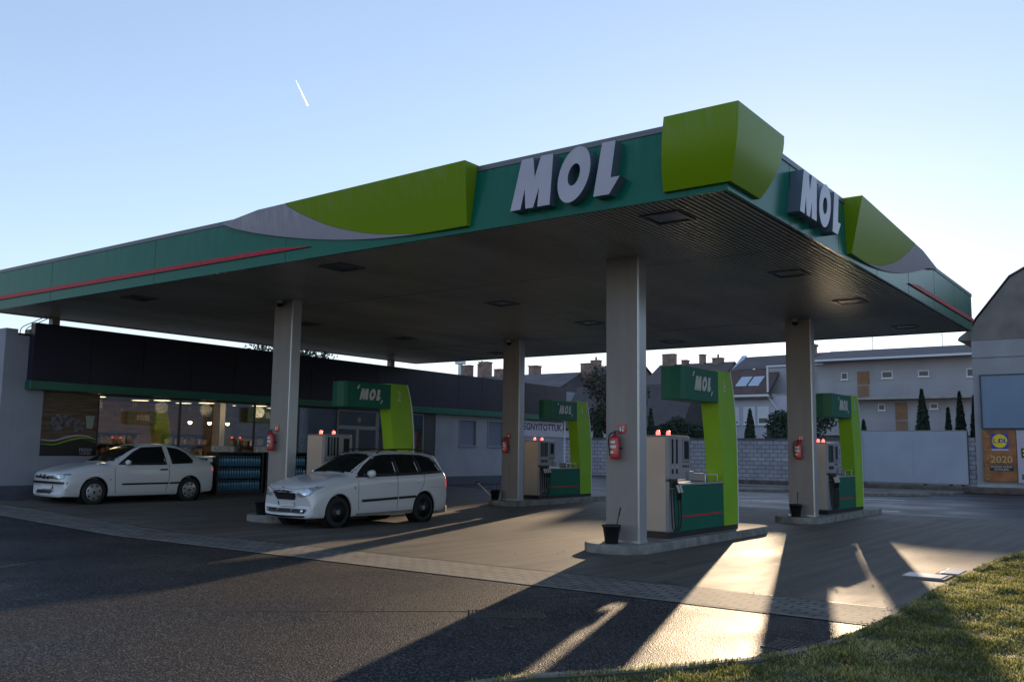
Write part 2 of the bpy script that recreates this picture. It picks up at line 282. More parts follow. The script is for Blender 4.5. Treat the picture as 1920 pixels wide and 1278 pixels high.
# ------------------------------------------------------------------ mesh helpers
class MB:
    def __init__(s): s.v = []; s.f = []; s.mi = []
    def add(s, vs, fs, mi=0):
        o = len(s.v); s.v += [tuple(p) for p in vs]; s.f += [tuple(i+o for i in f) for f in fs]; s.mi += [mi]*len(fs); return s
    def box(s, x0, x1, y0, y1, z0, z1, mi=0):
        v = [(x0,y0,z0),(x1,y0,z0),(x1,y1,z0),(x0,y1,z0),(x0,y0,z1),(x1,y0,z1),(x1,y1,z1),(x0,y1,z1)]
        return s.add(v, [(0,3,2,1),(4,5,6,7),(0,1,5,4),(1,2,6,5),(2,3,7,6),(3,0,4,7)], mi)
    def cyl(s, p0, p1, r0, r1=None, n=16, caps=True, mi=0):
        r1 = r0 if r1 is None else r1
        p0, p1 = Vector(p0), Vector(p1); d = (p1-p0).normalized()
        a = d.orthogonal().normalized(); b = d.cross(a)
        vs = [p0+(a*math.cos(t)+b*math.sin(t))*r0 for t in [2*math.pi*i/n for i in range(n)]]
        vs += [p1+(a*math.cos(t)+b*math.sin(t))*r1 for t in [2*math.pi*i/n for i in range(n)]]
        fs = [(i, (i+1) % n, n+(i+1) % n, n+i) for i in range(n)]
        if caps: fs += [tuple(range(n-1, -1, -1)), tuple(range(n, 2*n))]
        return s.add(vs, fs, mi)
    def tube(s, pts, r, n=8, mi=0):
        pts = [Vector(p) for p in pts]; rings = []; a = None
        for i, p in enumerate(pts):
            d = (pts[min(i+1, len(pts)-1)]-pts[max(i-1, 0)]).normalized()
            a = d.orthogonal().normalized() if a is None else (a-d*a.dot(d)).normalized()
            b = d.cross(a); rr = r[i] if isinstance(r, (list, tuple)) else r
            rings.append([p+(a*math.cos(t)+b*math.sin(t))*rr for t in [2*math.pi*k/n for k in range(n)]])
        vs = [v for rg in rings for v in rg]; fs = []
        for i in range(len(pts)-1):
            for k in range(n): fs.append((i*n+k, i*n+(k+1) % n, (i+1)*n+(k+1) % n, (i+1)*n+k))
        fs += [tuple(range(n-1, -1, -1)), tuple(range((len(pts)-1)*n, len(pts)*n))]
        return s.add(vs, fs, mi)
    def lathe(s, prof, c=(0, 0, 0), n=24, axis='z', mi=0):
        vs = []; fs = []
        for (r, h) in prof:
            for i in range(n):
                t = 2*math.pi*i/n; x, y = r*math.cos(t), r*math.sin(t)
                p = (x, y, h) if axis == 'z' else ((x, h, y) if axis == 'y' else (h, x, y))
                vs.append((p[0]+c[0], p[1]+c[1], p[2]+c[2]))
        for j in range(len(prof)-1):
            for i in range(n): fs.append((j*n+i, j*n+(i+1) % n, (j+1)*n+(i+1) % n, (j+1)*n+i))
        fs += [tuple(range(n-1, -1, -1)), tuple(range((len(prof)-1)*n, len(prof)*n))]
        return s.add(vs, fs, mi)
    def prism(s, pts, fn0, fn1, mi=0):
        """2-D outline -> solid; fn0/fn1 map (u,v) to the back / front 3-D point"""
        n = len(pts); vs = [fn0(*p) for p in pts]+[fn1(*p) for p in pts]
        fs = [(i, (i+1) % n, n+(i+1) % n, n+i) for i in range(n)]+[tuple(range(n-1, -1, -1)), tuple(range(n, 2*n))]
        return s.add(vs, fs, mi)
    def obj(s, name, m, parent=None, smooth=False, bevel=0, loc=None, rot=None, seg=2):
        me = bpy.data.meshes.new(name); me.from_pydata(s.v, [], s.f)
        ms = m if isinstance(m, (list, tuple)) else [m]
        for x in ms: me.materials.append(M[x] if isinstance(x, str) else x)
        if len(ms) > 1: me.polygons.foreach_set('material_index', s.mi)
        bm = bmesh.new(); bm.from_mesh(me); bmesh.ops.recalc_face_normals(bm, faces=bm.faces); bm.to_mesh(me); bm.free()
        if smooth: me.polygons.foreach_set('use_smooth', [True]*len(me.polygons))
        o = bpy.data.objects.new(name, me); SC.collection.objects.link(o)
        if parent: o.parent = parent
        if loc: o.location = loc
        if rot: o.rotation_euler = rot
        if bevel:
            md = o.modifiers.new('bevel', 'BEVEL'); md.width = bevel; md.segments = seg; md.limit_method = 'ANGLE'; md.angle_limit = R_(40)
        return o
def tag(o, label=None, cat=None, group=None, kind=None):
    if label: o['label'] = label
    if cat: o['category'] = cat
    if group: o['group'] = group
    if kind: o['kind'] = kind
    return o
def thing(name, loc, label, cat, group=None, rz=0):
    o = bpy.data.objects.new(name, None); SC.collection.objects.link(o); o.location = loc; o.rotation_euler = (0, 0, rz)
    o.empty_display_size = .1
    return tag(o, label, cat, group)
def copy_tree(o, parent=None, link=True):
    c = o.copy(); SC.collection.objects.link(c)
    if parent: c.parent = parent
    for ch in list(o.children): copy_tree(ch, c)
    return c
def text_mb(txt, size, mb, fn, depth=.004, mi=0, shear=0, align='CENTER', xs=1, bold=0):
    """letters as solids; fn(u,v,w) maps text plane + depth to 3-D"""
    cu = bpy.data.curves.new('t', 'FONT'); cu.body = txt; cu.size = size; cu.align_x = align; cu.align_y = 'CENTER'; cu.shear = shear
    cu.extrude = depth/2; cu.resolution_u = 3; cu.offset = bold
    o = bpy.data.objects.new('t', cu); SC.collection.objects.link(o)
    bpy.context.view_layer.update()
    me = o.evaluated_get(bpy.context.evaluated_depsgraph_get()).to_mesh()
    vs = [fn(v.co.x*xs, v.co.y, v.co.z) for v in me.vertices]; fs = [tuple(p.vertices) for p in me.polygons]
    mb.add(vs, fs, mi)
    bpy.data.objects.remove(o); bpy.data.curves.remove(cu)

def hgt(x):      # ground rises gently towards the shop
    return .0316*max(0, min(-16-x, 7.9))
def sheet(name, x0, x1, y0f, y1f, dz, m, nx=40, ny=4, label=None):
    xs = sorted(set([x0+(x1-x0)*i/nx for i in range(nx+1)]+[c for c in (-16, -23.9) if x0 < c < x1]))
    mb = MB(); vs = []
    g = lambda f, x: f(x) if callable(f) else f
    for x in xs:
        for j in range(ny+1):
            y = g(y0f, x)+(g(y1f, x)-g(y0f, x))*j/ny; vs.append((x, y, hgt(x)+dz))
    k = ny+1
    mb.add(vs, [(i*k+j, (i+1)*k+j, (i+1)*k+j+1, i*k+j+1) for i in range(len(xs)-1) for j in range(ny)])
    return tag(mb.obj(name, m), kind='structure')

# ------------------------------------------------------------------ ground, road, forecourt, verge
sheet('ground', -400, 400, -250, 450, 0, 'asphalt_back', nx=20, ny=6)
sheet('road', -60, 40, -30, 9.585, .004, 'asphalt', nx=30, ny=4)
sheet('paved_strip', -60, -2.3, 9.60, 10.72, .008, 'paver', nx=30, ny=2)
sheet('strip_edging', -60, -2.3, 9.52, 9.60, .012, 'kerb', nx=30, ny=1)
sheet('drain_groove', -60, -2.3, 10.72, 10.755, .006, 'black', nx=30, ny=1)
sheet('forecourt', -23.9, 3, 10.755, 27.6, .008, 'forecourt', nx=30, ny=6)
# back kerb island and pavement below the wall
mb = MB(); mb.box(-36, -8.4, 43.3, 46.2, -.05, .10); tag(mb.obj('pavement', 'kerb', bevel=.03), kind='structure')
mb = MB(); mb.box(-40, 30, 45.8, 46.45, .0, .30); tag(mb.obj('planted_border', 'border', bevel=.05), kind='structure')
for (x0, x1, y) in ((-10.6, -8.7, 36.2), (-12.6, -11, 31.3), (-8.1, -7.1, 28.9), (-15.8, -14.9, 35.0)):
    mb = MB(); mb.box(x0, x1, y, y+.25, .0, .012); tag(mb.obj('road_marking', 'white'), kind='structure')
mb = MB(); mb.prism([(-12.7, 38.6), (-12.3, 38.2), (-9.5, 40.2), (-8.8, 41.2), (-9.2, 41.9), (-12.9, 40.2)], lambda a, b: (a, b, 0), lambda a, b: (a, b, .13))
tag(mb.obj('traffic_island', 'kerb', bevel=.02), 'low kerbed traffic island on the back lane before the blank billboards', 'traffic island')
mb = MB(); mb.prism([(-18.6, 38.2), (-18.2, 37.6), (-15.0, 39.2), (-14.2, 40.6), (-15.2, 41.2), (-18.4, 40)], lambda a, b: (a, b, 0), lambda a, b: (a, b, .13))
tag(mb.obj('traffic_island', 'kerb', bevel=.02), 'low kerbed traffic island left of the far right canopy column, by the block wall', 'traffic island')

EDGE = [(-30, -30), (-12, -9), (-5.2, 2.6), (-4.55, 4.3), (-3.97, 5.62), (-3.38, 6.41), (-2.93, 7.16), (-2.68, 8.0), (-2.58, 8.9), (-2.56, 10.0), (-2.61, 10.85), (-2.65, 13.23), (-2.62, 16.32), (-2.40, 18.4), (-1.9, 20.6), (-.6, 23.2), (2, 25.2), (6, 26.2), (14, 26.5)]
# kerb along the lawn
mb = MB()
def offs(pts, d):
    out = []
    for i, p in enumerate(pts):
        a = Vector(pts[max(i-1, 0)]); b = Vector(pts[min(i+1, len(pts)-1)]); t = (b-a).normalized(); out.append((p[0]+t.y*d, p[1]-t.x*d))
    return out
inner = offs(EDGE, .09)
n = len(EDGE); vs = []
for p, q in zip(EDGE, inner): vs += [(p[0], p[1], -.02), (p[0], p[1], .055), (q[0], q[1], .06), (q[0], q[1], -.02)]
fs = []
for i in range(n-1):
    for k in range(3): fs.append((i*4+k, i*4+k+1, (i+1)*4+k+1, (i+1)*4+k))
mb.add(vs, fs); tag(mb.obj('lawn_kerb', 'kerb'), kind='structure')
# lawn soil
def edge_x(y, pts):
    for a, b in zip(pts, pts[1:]):
        if a[1] <= y <= b[1]: return a[0]+(b[0]-a[0])*(y-a[1])/(b[1]-a[1])
    return None
inner2 = offs(EDGE, .07)
mb = MB(); vs = []; ys = [-20+i*.5 for i in range(93)]
def lz(x, y): return .045+.035*math.sin(x*1.3+.4)*math.sin(y*.9)+.02*math.sin(x*4.1)*math.sin(y*3.3)
rows = []
for y in ys:
    xe = edge_x(y, inner2)
    if xe is None: continue
    rows.append([(xe+(14-xe)*(k/24)**1.6, y) for k in range(25)])
vs = [(x, y, .045 if k == 0 else lz(x, y)) for r in rows for k, (x, y) in enumerate(r)]
mb.add(vs, [(i*25+k, i*25+k+1, (i+1)*25+k+1, (i+1)*25+k) for i in range(len(rows)-1) for k in range(24)])
tag(mb.obj('lawn', 'grass_soil', smooth=True), kind='structure')

# grass blades: one countless mass
def grass_mat():
    m = bpy.data.materials.new('grass blades'); m.use_nodes = True; n = m.node_tree; L = n.links; b = n.nodes['Principled BSDF']
    b.inputs['Roughness'].default_value = .55
    g = n.nodes.new('ShaderNodeTexCoord'); nz = n.nodes.new('ShaderNodeTexNoise'); nz.inputs['Scale'].default_value = 1.6; nz.inputs['Detail'].default_value = 6
    L.new(g.outputs['Object'], nz.inputs['Vector'])
    wn = n.nodes.new('ShaderNodeTexWhiteNoise'); at = n.nodes.new('ShaderNodeAttribute'); at.attribute_name = 'rnd'; wn.noise_dimensions = '1D'; L.new(at.outputs['Fac'], wn.inputs['W'])
    ad = n.nodes.new('ShaderNodeMath'); ad.operation = 'MULTIPLY_ADD'; ad.inputs[1].default_value = .45; L.new(wn.outputs['Value'], ad.inputs[0]); 
    sb = n.nodes.new('ShaderNodeMath'); sb.operation = 'SUBTRACT'; sb.inputs[1].default_value = .22; L.new(nz.outputs[0], sb.inputs[0]); L.new(sb.outputs[0], ad.inputs[2])
    rp = n.nodes.new('ShaderNodeValToRGB'); e = rp.color_ramp.elements; e[0].position = .2; e[0].color = (.045, .06, .022, 1); e[1].position = .8; e[1].color = (.62, .56, .26, 1)
    k = e.new(.5); k.color = (.20, .215, .055, 1); L.new(ad.outputs[0], rp.inputs[0]); L.new(rp.outputs[0], b.inputs['Base Color'])
    return m
M['grass'] = grass_mat(); _tl(M['grass'], .6)
verts = []; faces = []; rnd = []
rs = random.Random(3)
cnt = 0
while cnt < 95000:
    y = rs.uniform(4.4, 26); 
    # density falls with distance
    if rs.random() > min(1, (9.5/y)**2.1): continue
    xe = edge_x(y, inner2)
    if xe is None: continue
    xr = min(-math.tan(R_(5.6))*y+1.0, 6)
    if xr < xe: continue
    x = rs.uniform(xe-.05, xr)
    cl = math.sin(x*9+y*3)*math.sin(y*7-x*4)
    if cl < -.55 and rs.random() < .6: continue
    a = rs.uniform(0, 2*math.pi); h = rs.uniform(.016, .042)*(1+.35*cl); wd = rs.uniform(.0035, .006)*(1+y*.05); ln = rs.uniform(.2, .9)*h
    dx, dy = math.cos(a), math.sin(a); b2 = rs.uniform(0, 2*math.pi); lx, ly = math.cos(b2)*ln, math.sin(b2)*ln
    z = lz(x, y)-.005 if x > xe+.05 else .05
    o = len(verts)
    verts += [(x-dx*wd, y-dy*wd, z), (x+dx*wd, y+dy*wd, z), (x+dx*wd*.7+lx*.4, y+dy*wd*.7+ly*.4, z+h*.6), (x-dx*wd*.7+lx*.4, y-dy*wd*.7+ly*.4, z+h*.6), (x+lx, y+ly, z+h)]
    faces += [(o, o+1, o+2, o+3), (o+3, o+2, o+4)]; rnd += [cnt*.37 % 97]*5
    cnt += 1
me = bpy.data.meshes.new('grass'); me.from_pydata(verts, [], faces); me.materials.append(M['grass'])
at = me.attributes.new('rnd', 'FLOAT', 'POINT'); at.data.foreach_set('value', rnd)
g = bpy.data.objects.new('grass', me); SC.collection.objects.link(g)
tag(g, 'short frosty green grass on the verge at lower right', 'grass', kind='stuff')
del verts, faces, rnd

mb = MB(); mb.prism([(-7.75, 6.17), (-7.74, 6.155), (-6.05, 7.62), (-6.06, 7.635)], lambda a, b: (a, b, .004), lambda a, b: (a, b, .0075)); tag(mb.obj('tar_seam', 'rubber'), kind='structure')
rl = random.Random(21); vs = []; fs = []
for i in range(160):
    if i < 110:
        j = rl.choice(range(3, 11)); t_ = rl.random(); p_ = EDGE[j]; q_ = EDGE[j+1]; x = p_[0]+(q_[0]-p_[0])*t_-abs(rl.gauss(0, .12)); y = p_[1]+(q_[1]-p_[1])*t_; z = .014
    else: x = rl.uniform(-9, -3.2); y = rl.uniform(5.5, 13); z = .014
    a = rl.uniform(0, 6.28); r = rl.uniform(.010, .024); o = len(vs)
    for k in range(5): b = a+k*1.2566; rr_ = r*(1.4 if k == 0 else rl.uniform(.6, 1)); vs.append((x+rr_*math.cos(b), y+rr_*math.sin(b), z+rl.uniform(0, .012)))
    fs.append((o, o+1, o+2, o+3, o+4))
M['dead_leaf'] = mat('dead leaf', (.16, .09, .04), .8, var=.4, vscale=30)
tag(MB().add(vs, fs).obj('leaf_litter', 'dead_leaf'), 'scattered dry leaves and crumbs along the lawn kerb', 'leaf litter', kind='stuff')
# drain grates and covers
def grate(x0, x1, y0, y1, label, n_=12, m='manhole', rz=0):
    t = thing('drain_grate', ((x0+x1)/2, (y0+y1)/2, 0), label, 'drain grate', 'road drain grates', rz)
    a, b = (x1-x0)/2, (y1-y0)/2
    f = MB(); f.box(-a, a, -b+.02, -b+.04, .0, .012); f.box(-a, a, b-.04, b-.02, .0, .012); f.box(-a+.02, -a+.04, -b+.04, b-.04, .0, .012); f.box(a-.04, a-.02, -b+.04, b-.04, .0, .012); f.obj('grate_frame', m, t)
    s = MB()
    for i in range(n_): u = -a+.04+(2*a-.08)*(i+.5)/n_; s.box(u-.009, u+.009, -b+.04, b-.04, .0, .011)
    s.obj('grate_bars', m, t); MB().box(-a+.04, a-.04, -b+.04, b-.04, .0, .005).obj('grate_pit', 'steel_dark', t)
grate(-6.1, -5.3, 7.5, 7.95, 'cast iron ribbed drain grate set in the asphalt at the shadow edge', 16, rz=R_(38))
grate(-3.1, -2.62, 7.85, 8.3, 'slotted iron drain grate against the lawn kerb at bottom right', 9)
for (x0, x1, y0, y1, lb) in ((-3.35, -2.75, 13.45, 14.0, 'square steel manhole cover in the forecourt, nearer of the two by the lawn kerb'), (-3.0, -2.66, 14.1, 14.75, 'shiny steel manhole cover touching the lawn kerb on the right')):
    t = thing('manhole_cover', ((x0+x1)/2, (y0+y1)/2, .008), lb, 'manhole cover')
    a, b = (x1-x0)/2, (y1-y0)/2
    MB().box(-a, a, -b, b, 0, .022).obj('cover_frame', 'kerb', t); MB().box(-a+.05, a-.05, -b+.05, b-.05, .0, .03).obj('cover_plate', 'wetmetal', t, bevel=.004)

# ------------------------------------------------------------------ canopy
CX1, CY0, CX0, CY1 = -4.548, 10.734, -24.42, 26.85
ZS, ZT = 4.974, 5.955
can = thing('canopy', (0, 0, 0), 'large flat fuel station canopy with dark green fascia on grey columns', 'canopy')
# corrugated soffit, ribs running along y
mb = MB(); pitch = .085; x = CX0+.06; vs = []; nr = 0
while x+pitch < CX1-.06:
    for dx, dz in ((0, 0), (.054, 0), (.056, .045), (.083, .045)): vs.append((x+dx, dz))
    x += pitch
k = len(vs); seams = [CY0+.06, 14.6, 18.7, 22.8, CY1-.06]
for a, b in zip(seams, seams[1:]):
    jz = .004*random.random()
    mb.add([(p[0], a+.012, ZS+p[1]+jz) for p in vs]+[(p[0], b-.012, ZS+p[1]+jz) for p in vs], [(i, i+1, k+i+1, k+i) for i in range(k-1)])
mb.obj('soffit', 'soffit', can)
MB().box(CX0+.05, CX1-.05, CY0+.05, CY1-.05, ZS+.06, ZT-.06).obj('roof_deck', 'black', can)
# fascia: four panels with capping
f = MB(); T = .05
f.box(CX0, CX1, CY0, CY0+T, ZS-.02, ZT-.08); f.obj('fascia', 'teal', can)
f = MB(); f.box(CX1-T, CX1, CY0+T, CY1, ZS-.02, ZT-.08); f.obj('fascia', 'teal', can)
f = MB(); f.box(CX0, CX0+T, CY0+T, CY1, ZS-.02, ZT-.08); f.obj('fascia', 'teal', can)
f = MB(); f.box(CX0+T, CX1-T, CY1-T, CY1, ZS-.02, ZT-.08); f.obj('fascia', 'teal', can)
f = MB(); f.box(CX0-.015, CX1+.015, CY0-.015, CY0+.1, ZT-.08, ZT); f.box(CX0-.015, CX1+.015, CY1-.1, CY1+.015, ZT-.08, ZT)
f.box(CX1-.1, CX1+.015, CY0+.1, CY1-.1, ZT-.08, ZT); f.box(CX0-.015, CX0+.1, CY0+.1, CY1-.1, ZT-.08, ZT); f.obj('fascia_capping', 'greytrim', can)
for xj in (-21.28, -17.1, -13.0, -5.1): MB().box(xj-.006, xj+.006, CY0-.003, CY0+.01, ZS-.015, ZT-.09).obj('panel_joint', 'black', can)
for yj in (13.0, 15.3, 17.6, 20.0, 22.4, 24.6, 26.4): MB().box(CX1-.01, CX1+.003, yj-.006, yj+.006, ZS-.015, ZT-.09).obj('panel_joint', 'black', can)
# red stripes (with their pointed tips)
f = MB(); st = [(CX0, 5.19), (CX0, 5.285), (-13.2, 5.235), (-12.3, 5.155), (-12.9, 5.155)]
f.prism(st, lambda a, b: (a, CY0-.002, b), lambda a, b: (a, CY0-.035, b)); f.obj('red_stripe', 'red', can)
f = MB(); st = [(CY1, 5.19), (CY1, 5.285), (20.7, 5.25), (19.9, 5.17), (20.5, 5.165)]
f.prism(st, lambda a, b: (CX1+.002, a, b), lambda a, b: (CX1+.035, a, b)); f.obj('red_stripe', 'red', can)

def smooth(pts, n=8):
    out = []
    for i in range(len(pts)-1):
        p0 = pts[max(i-1, 0)]; p1 = pts[i]; p2 = pts[i+1]; p3 = pts[min(i+2, len(pts)-1)]
        for k in range(n):
            t = k/n
            out.append(tuple(.5*((2*b)+(-a+c)*t+(2*a-5*b+4*c-d)*t*t+(-a+3*b-3*c+d)*t**3) for a, b, c, d in zip(p0, p1, p2, p3)))
    out.append(pts[-1]); return out
# swoosh on the long front (lavender tail + lime body), leaning outwards at the top
def swoosh(fr, to, parent, mirror=False):
    """fr(s,z,p): s = metres from the blunt end, z height, p = protrusion"""
    L_ = to
    bot = smooth([(0, 5.035), (1.2, 5.05), (2.4, 5.13), (3.6, 5.29), (4.8, 5.52), (5.6, 5.72), (L_, 5.86)], 6)
    top = ZT+.02
    div = smooth([(1.0, 5.045), (2.0, 5.17), (2.9, 5.40), (3.6, 5.68), (4.15, top)], 6)
    pr = lambda z, s: .07+.25*(z-5.0)-.03*s
    def solid(name, outline, m):
        o = MB(); nn = len(outline)
        o.prism(outline, lambda s, z: fr(s, z, -.02), lambda s, z: fr(s, z, pr(z, s))); return o.obj(name, m, parent)
    lime = [p for p in bot if p[0] <= 1.0]+div+[(0-.13, top)]
    lime = [(p[0], p[1]) for p in lime]
    solid('lime_swoosh', lime, 'lime')
    tail = [p for p in bot if p[0] > 1.02]+[(L_-.02, 5.88), (4.9, top)]+[(a+.012, b-.002) for a, b in div[::-1]]
    solid('grey_swoosh', tail, 'lavender')
swoosh(lambda s, z, p: (-8.72-s, CY0-p, z), 6.0, can)
swoosh(lambda s, z, p: (CX1+p, 15.75+s+ (.55 if False else 0), z), 6.6, can)
# corner block
f = MB(); pb, pt = .06, .27; zb, zt = 5.04, ZT+.02; m_ = .0
A = lambda p, z: (CX1+p, CY0-p, z)
NB = 9; vs = []
for i in range(NB+1):
    t_ = i/NB; z_ = zb+(zt-zb)*t_; p_ = pb+(pt-pb)*(1-(1-t_)**2.1); yr = 11.68+(12.06-11.68)*(1-(1-t_)**1.8); xl = -5.42+.12*t_
    vs += [(xl, CY0+.02, z_), (xl, CY0-p_, z_), (CX1+p_, CY0-p_, z_), (CX1+p_, yr, z_), (CX1-.02, yr, z_), (CX1-.02, CY0+.02, z_)]
f.add(vs, [(k*6+a, k*6+(a+1) % 6, (k+1)*6+(a+1) % 6, (k+1)*6+a) for k in range(NB) for a in range(6)]+[tuple(range(5, -1, -1)), tuple(range(NB*6, NB*6+6))])
cb = f.obj('corner_block', 'lime', can, smooth=True); cb.data.set_sharp_from_angle(angle=R_(30))
# columns
def column(cx, cy, zb, h):
    c = MB(); c.box(cx-.642, cx-.03, cy, cy+.25, zb, h); o = c.obj('column', 'column', can, bevel=.012)
    t = MB(); t.box(cx-.03, cx-.012, cy-.006, cy+.256, zb, h); t.box(cx-.012, cx, cy+.006, cy+.25, zb, h); t.obj('edge_trim', 'trim', o)
    s = MB(); s.box(cx-.66, cx+.016, cy-.016, cy+.266, zb, zb+.035); s.obj('base_collar', 'trim', o)
    return o
COLS = [(-7.430, 13.713, .155), (-7.430, 22.512, .155), (-16.25, 13.713, .17), (-16.25, 22.512, .17)]
for cx, cy, zb in COLS: column(cx, cy, zb, ZS+.01)
for (y,) in ((12.37,), (25.21,)):
    c = MB(); c.box(-24.3, -24.1, y-.1, y+.1, .25, ZS+.01); c.obj('column', 'column', can)

# ------------------------------------------------------------------ MOL letters
LM = [(0, 0), (.24, 0), (.342, .40), (.36, 0), (.54, 0), (.675, .375), (.64, 0), (.923, 0), (1.0, 1), (.718, 1), (.573, .60), (.538, 1), (.265, 1)]
LL = [(1.89, 0), (2.077, 1), (2.36, 1), (2.256, .31), (2.444, .31), (2.222, 0)]
def LO(n=28):
    out = []; inn = []
    for i in range(n):
        t = 2*math.pi*i/n; u, v = math.cos(t), math.sin(t)
        out.append((1.465+.345*u+.115*v+0, .5+.53*v)); inn.append((1.465+.13*u+.045*v, .5+.21*v))
    return out, inn
def mol(parent, fn, H, W, depth, mface, mside, three=True, slashes=False):
    """fn(u,v,w): u,v in metres on the sign plane, w outwards"""
    def put(mb, poly):
        n = len(poly); P = [(a*W, b*H) for a, b in poly]
        mb.add([fn(a, b, 0) for a, b in P]+[fn(a, b, depth) for a, b in P], [tuple(range(n, 2*n))], 0)
        mb.add([fn(a, b, 0) for a, b in P]+[fn(a, b, depth) for a, b in P], [(i, (i+1) % n, n+(i+1) % n, n+i) for i in range(n)], 1)
    objs = []
    mb = MB(); put(mb, LM); objs.append(mb)
    mo = mb if not three else MB()
    o, i_ = LO(); n = len(o)
    P = [(a*W, b*H) for a, b in o]; Q = [(a*W, b*H) for a, b in i_]
    mo.add([fn(a, b, depth) for a, b in P+Q], [(k, (k+1) % n, n+(k+1) % n, n+k) for k in range(n)], 0)
    mo.add([fn(a, b, 0) for a, b in P]+[fn(a, b, depth) for a, b in P], [(k, (k+1) % n, n+(k+1) % n, n+k) for k in range(n)], 1)
    mo.add([fn(a, b, 0) for a, b in Q]+[fn(a, b, depth) for a, b in Q], [(k, (k+1) % n, n+(k+1) % n, n+k) for k in range(n)], 1)
    ml = mb if not three else MB(); put(ml, LL)
    if slashes: put(mb, [(-.30, .95), (-.12, 1.28), (.02, 1.28), (-.14, .95)]); put(mb, [(2.38, -.28), (2.58, .05), (2.72, .05), (2.50, -.28)])
    if three:
        for x_ in (mb, mo, ml): x_.obj('letter', [mface, mside], parent)
    else: return mb.obj('logo', [mface, mside], parent)
s1 = thing('letter_sign', (-7.82, CY0-.02, 5.10), 'large grey MOL letters standing off the long front fascia', 'sign', 'MOL letter signs')
mol(s1, lambda a, b, w: (a, .02-w, b), .735, .745, .19, 'sign_white', 'sign_side')
s2 = thing('letter_sign', (CX1+.02, 12.87, 5.12), 'large grey MOL letters on the short right fascia between lime panels', 'sign', 'MOL letter signs')
mol(s2, lambda a, b, w: (-.02+w, a, b), .67, .79, .19, 'sign_white', 'sign_side')

# ceiling lights & cameras
k = 0
def ceiling_light(x, y, label):
    t = thing('ceiling_light', (x, y, ZS), label, 'ceiling light', 'square lights set in the canopy soffit')
    f = MB(); a = .30; b = .25
    for (x0, x1, y0, y1) in ((-a, a, -a, -b), (-a, a, b, a), (-a, -b, -b, b), (b, a, -b, b)): f.box(x0, x1, y0, y1, -.025, .0)
    f.obj('light_frame', 'greytrim', t); MB().box(-b, b, -b, b, -.006, .01).obj('light_lens', 'lens_off', t)
rown = ['front', 'second', 'third', 'back']
coln = {-5.85: 'right', -12.5: 'middle', -19.1: 'left'}
for x in (-5.85, -12.5, -19.1):
    for j, y in enumerate((11.66, 16.6, 20.4, 25.2)):
        ceiling_light(x, y, 'unlit square soffit light, %s column of lights, %s row from the front fascia' % (coln[x], rown[j]))
for (cx, cy, zb), lb in zip(COLS[1:], ('far right column', 'near left column', 'far middle column')):
    t = thing('security_camera', (cx-.35, cy-.10, ZS), 'small white dome camera under the soffit at the %s' % lb, 'security camera', 'dome cameras at column tops')
    MB().lathe([(.001, -.16), (.05, -.15), (.075, -.11), (.08, -.07)], n=14).obj('camera_dome', 'screen', t, smooth=True)
    MB().lathe([(.09, -.08), (.09, 0), (.001, 0)], n=14).obj('camera_base', 'pump_grey', t)

# ------------------------------------------------------------------ islands, pumps
def island(cx, cy, zt, label):
    x0, x1, y0, y1 = cx-.95, cx+.20, cy-.55, cy+5.6; r = .52; pts = []
    for (ax, ay, t0) in ((x1-r, y0+r, -90), (x1-r, y1-r, 0), (x0+r, y1-r, 90), (x0+r, y0+r, 180)):
        for i in range(9): t = R_(t0+i*90/8); pts.append((ax+r*math.cos(t), ay+r*math.sin(t)))
    mb = MB(); mb.prism(pts, lambda a, b: (a, b, -.02), lambda a, b: (a, b, zt))
    tag(mb.obj('pump_island', 'island', bevel=.02), label, 'pump island', 'concrete pump islands')
POS = {6: COLS[0], 8: COLS[1], 2: COLS[2], 4: COLS[3]}
WH = {6: 'nearest, under pump 6', 8: 'at far right', 2: 'behind the estate car', 4: 'under pump 4'}
for num, (cx, cy, zb) in POS.items(): island(cx, cy, zb, 'raised concrete island with rounded ends, %s' % WH[num])

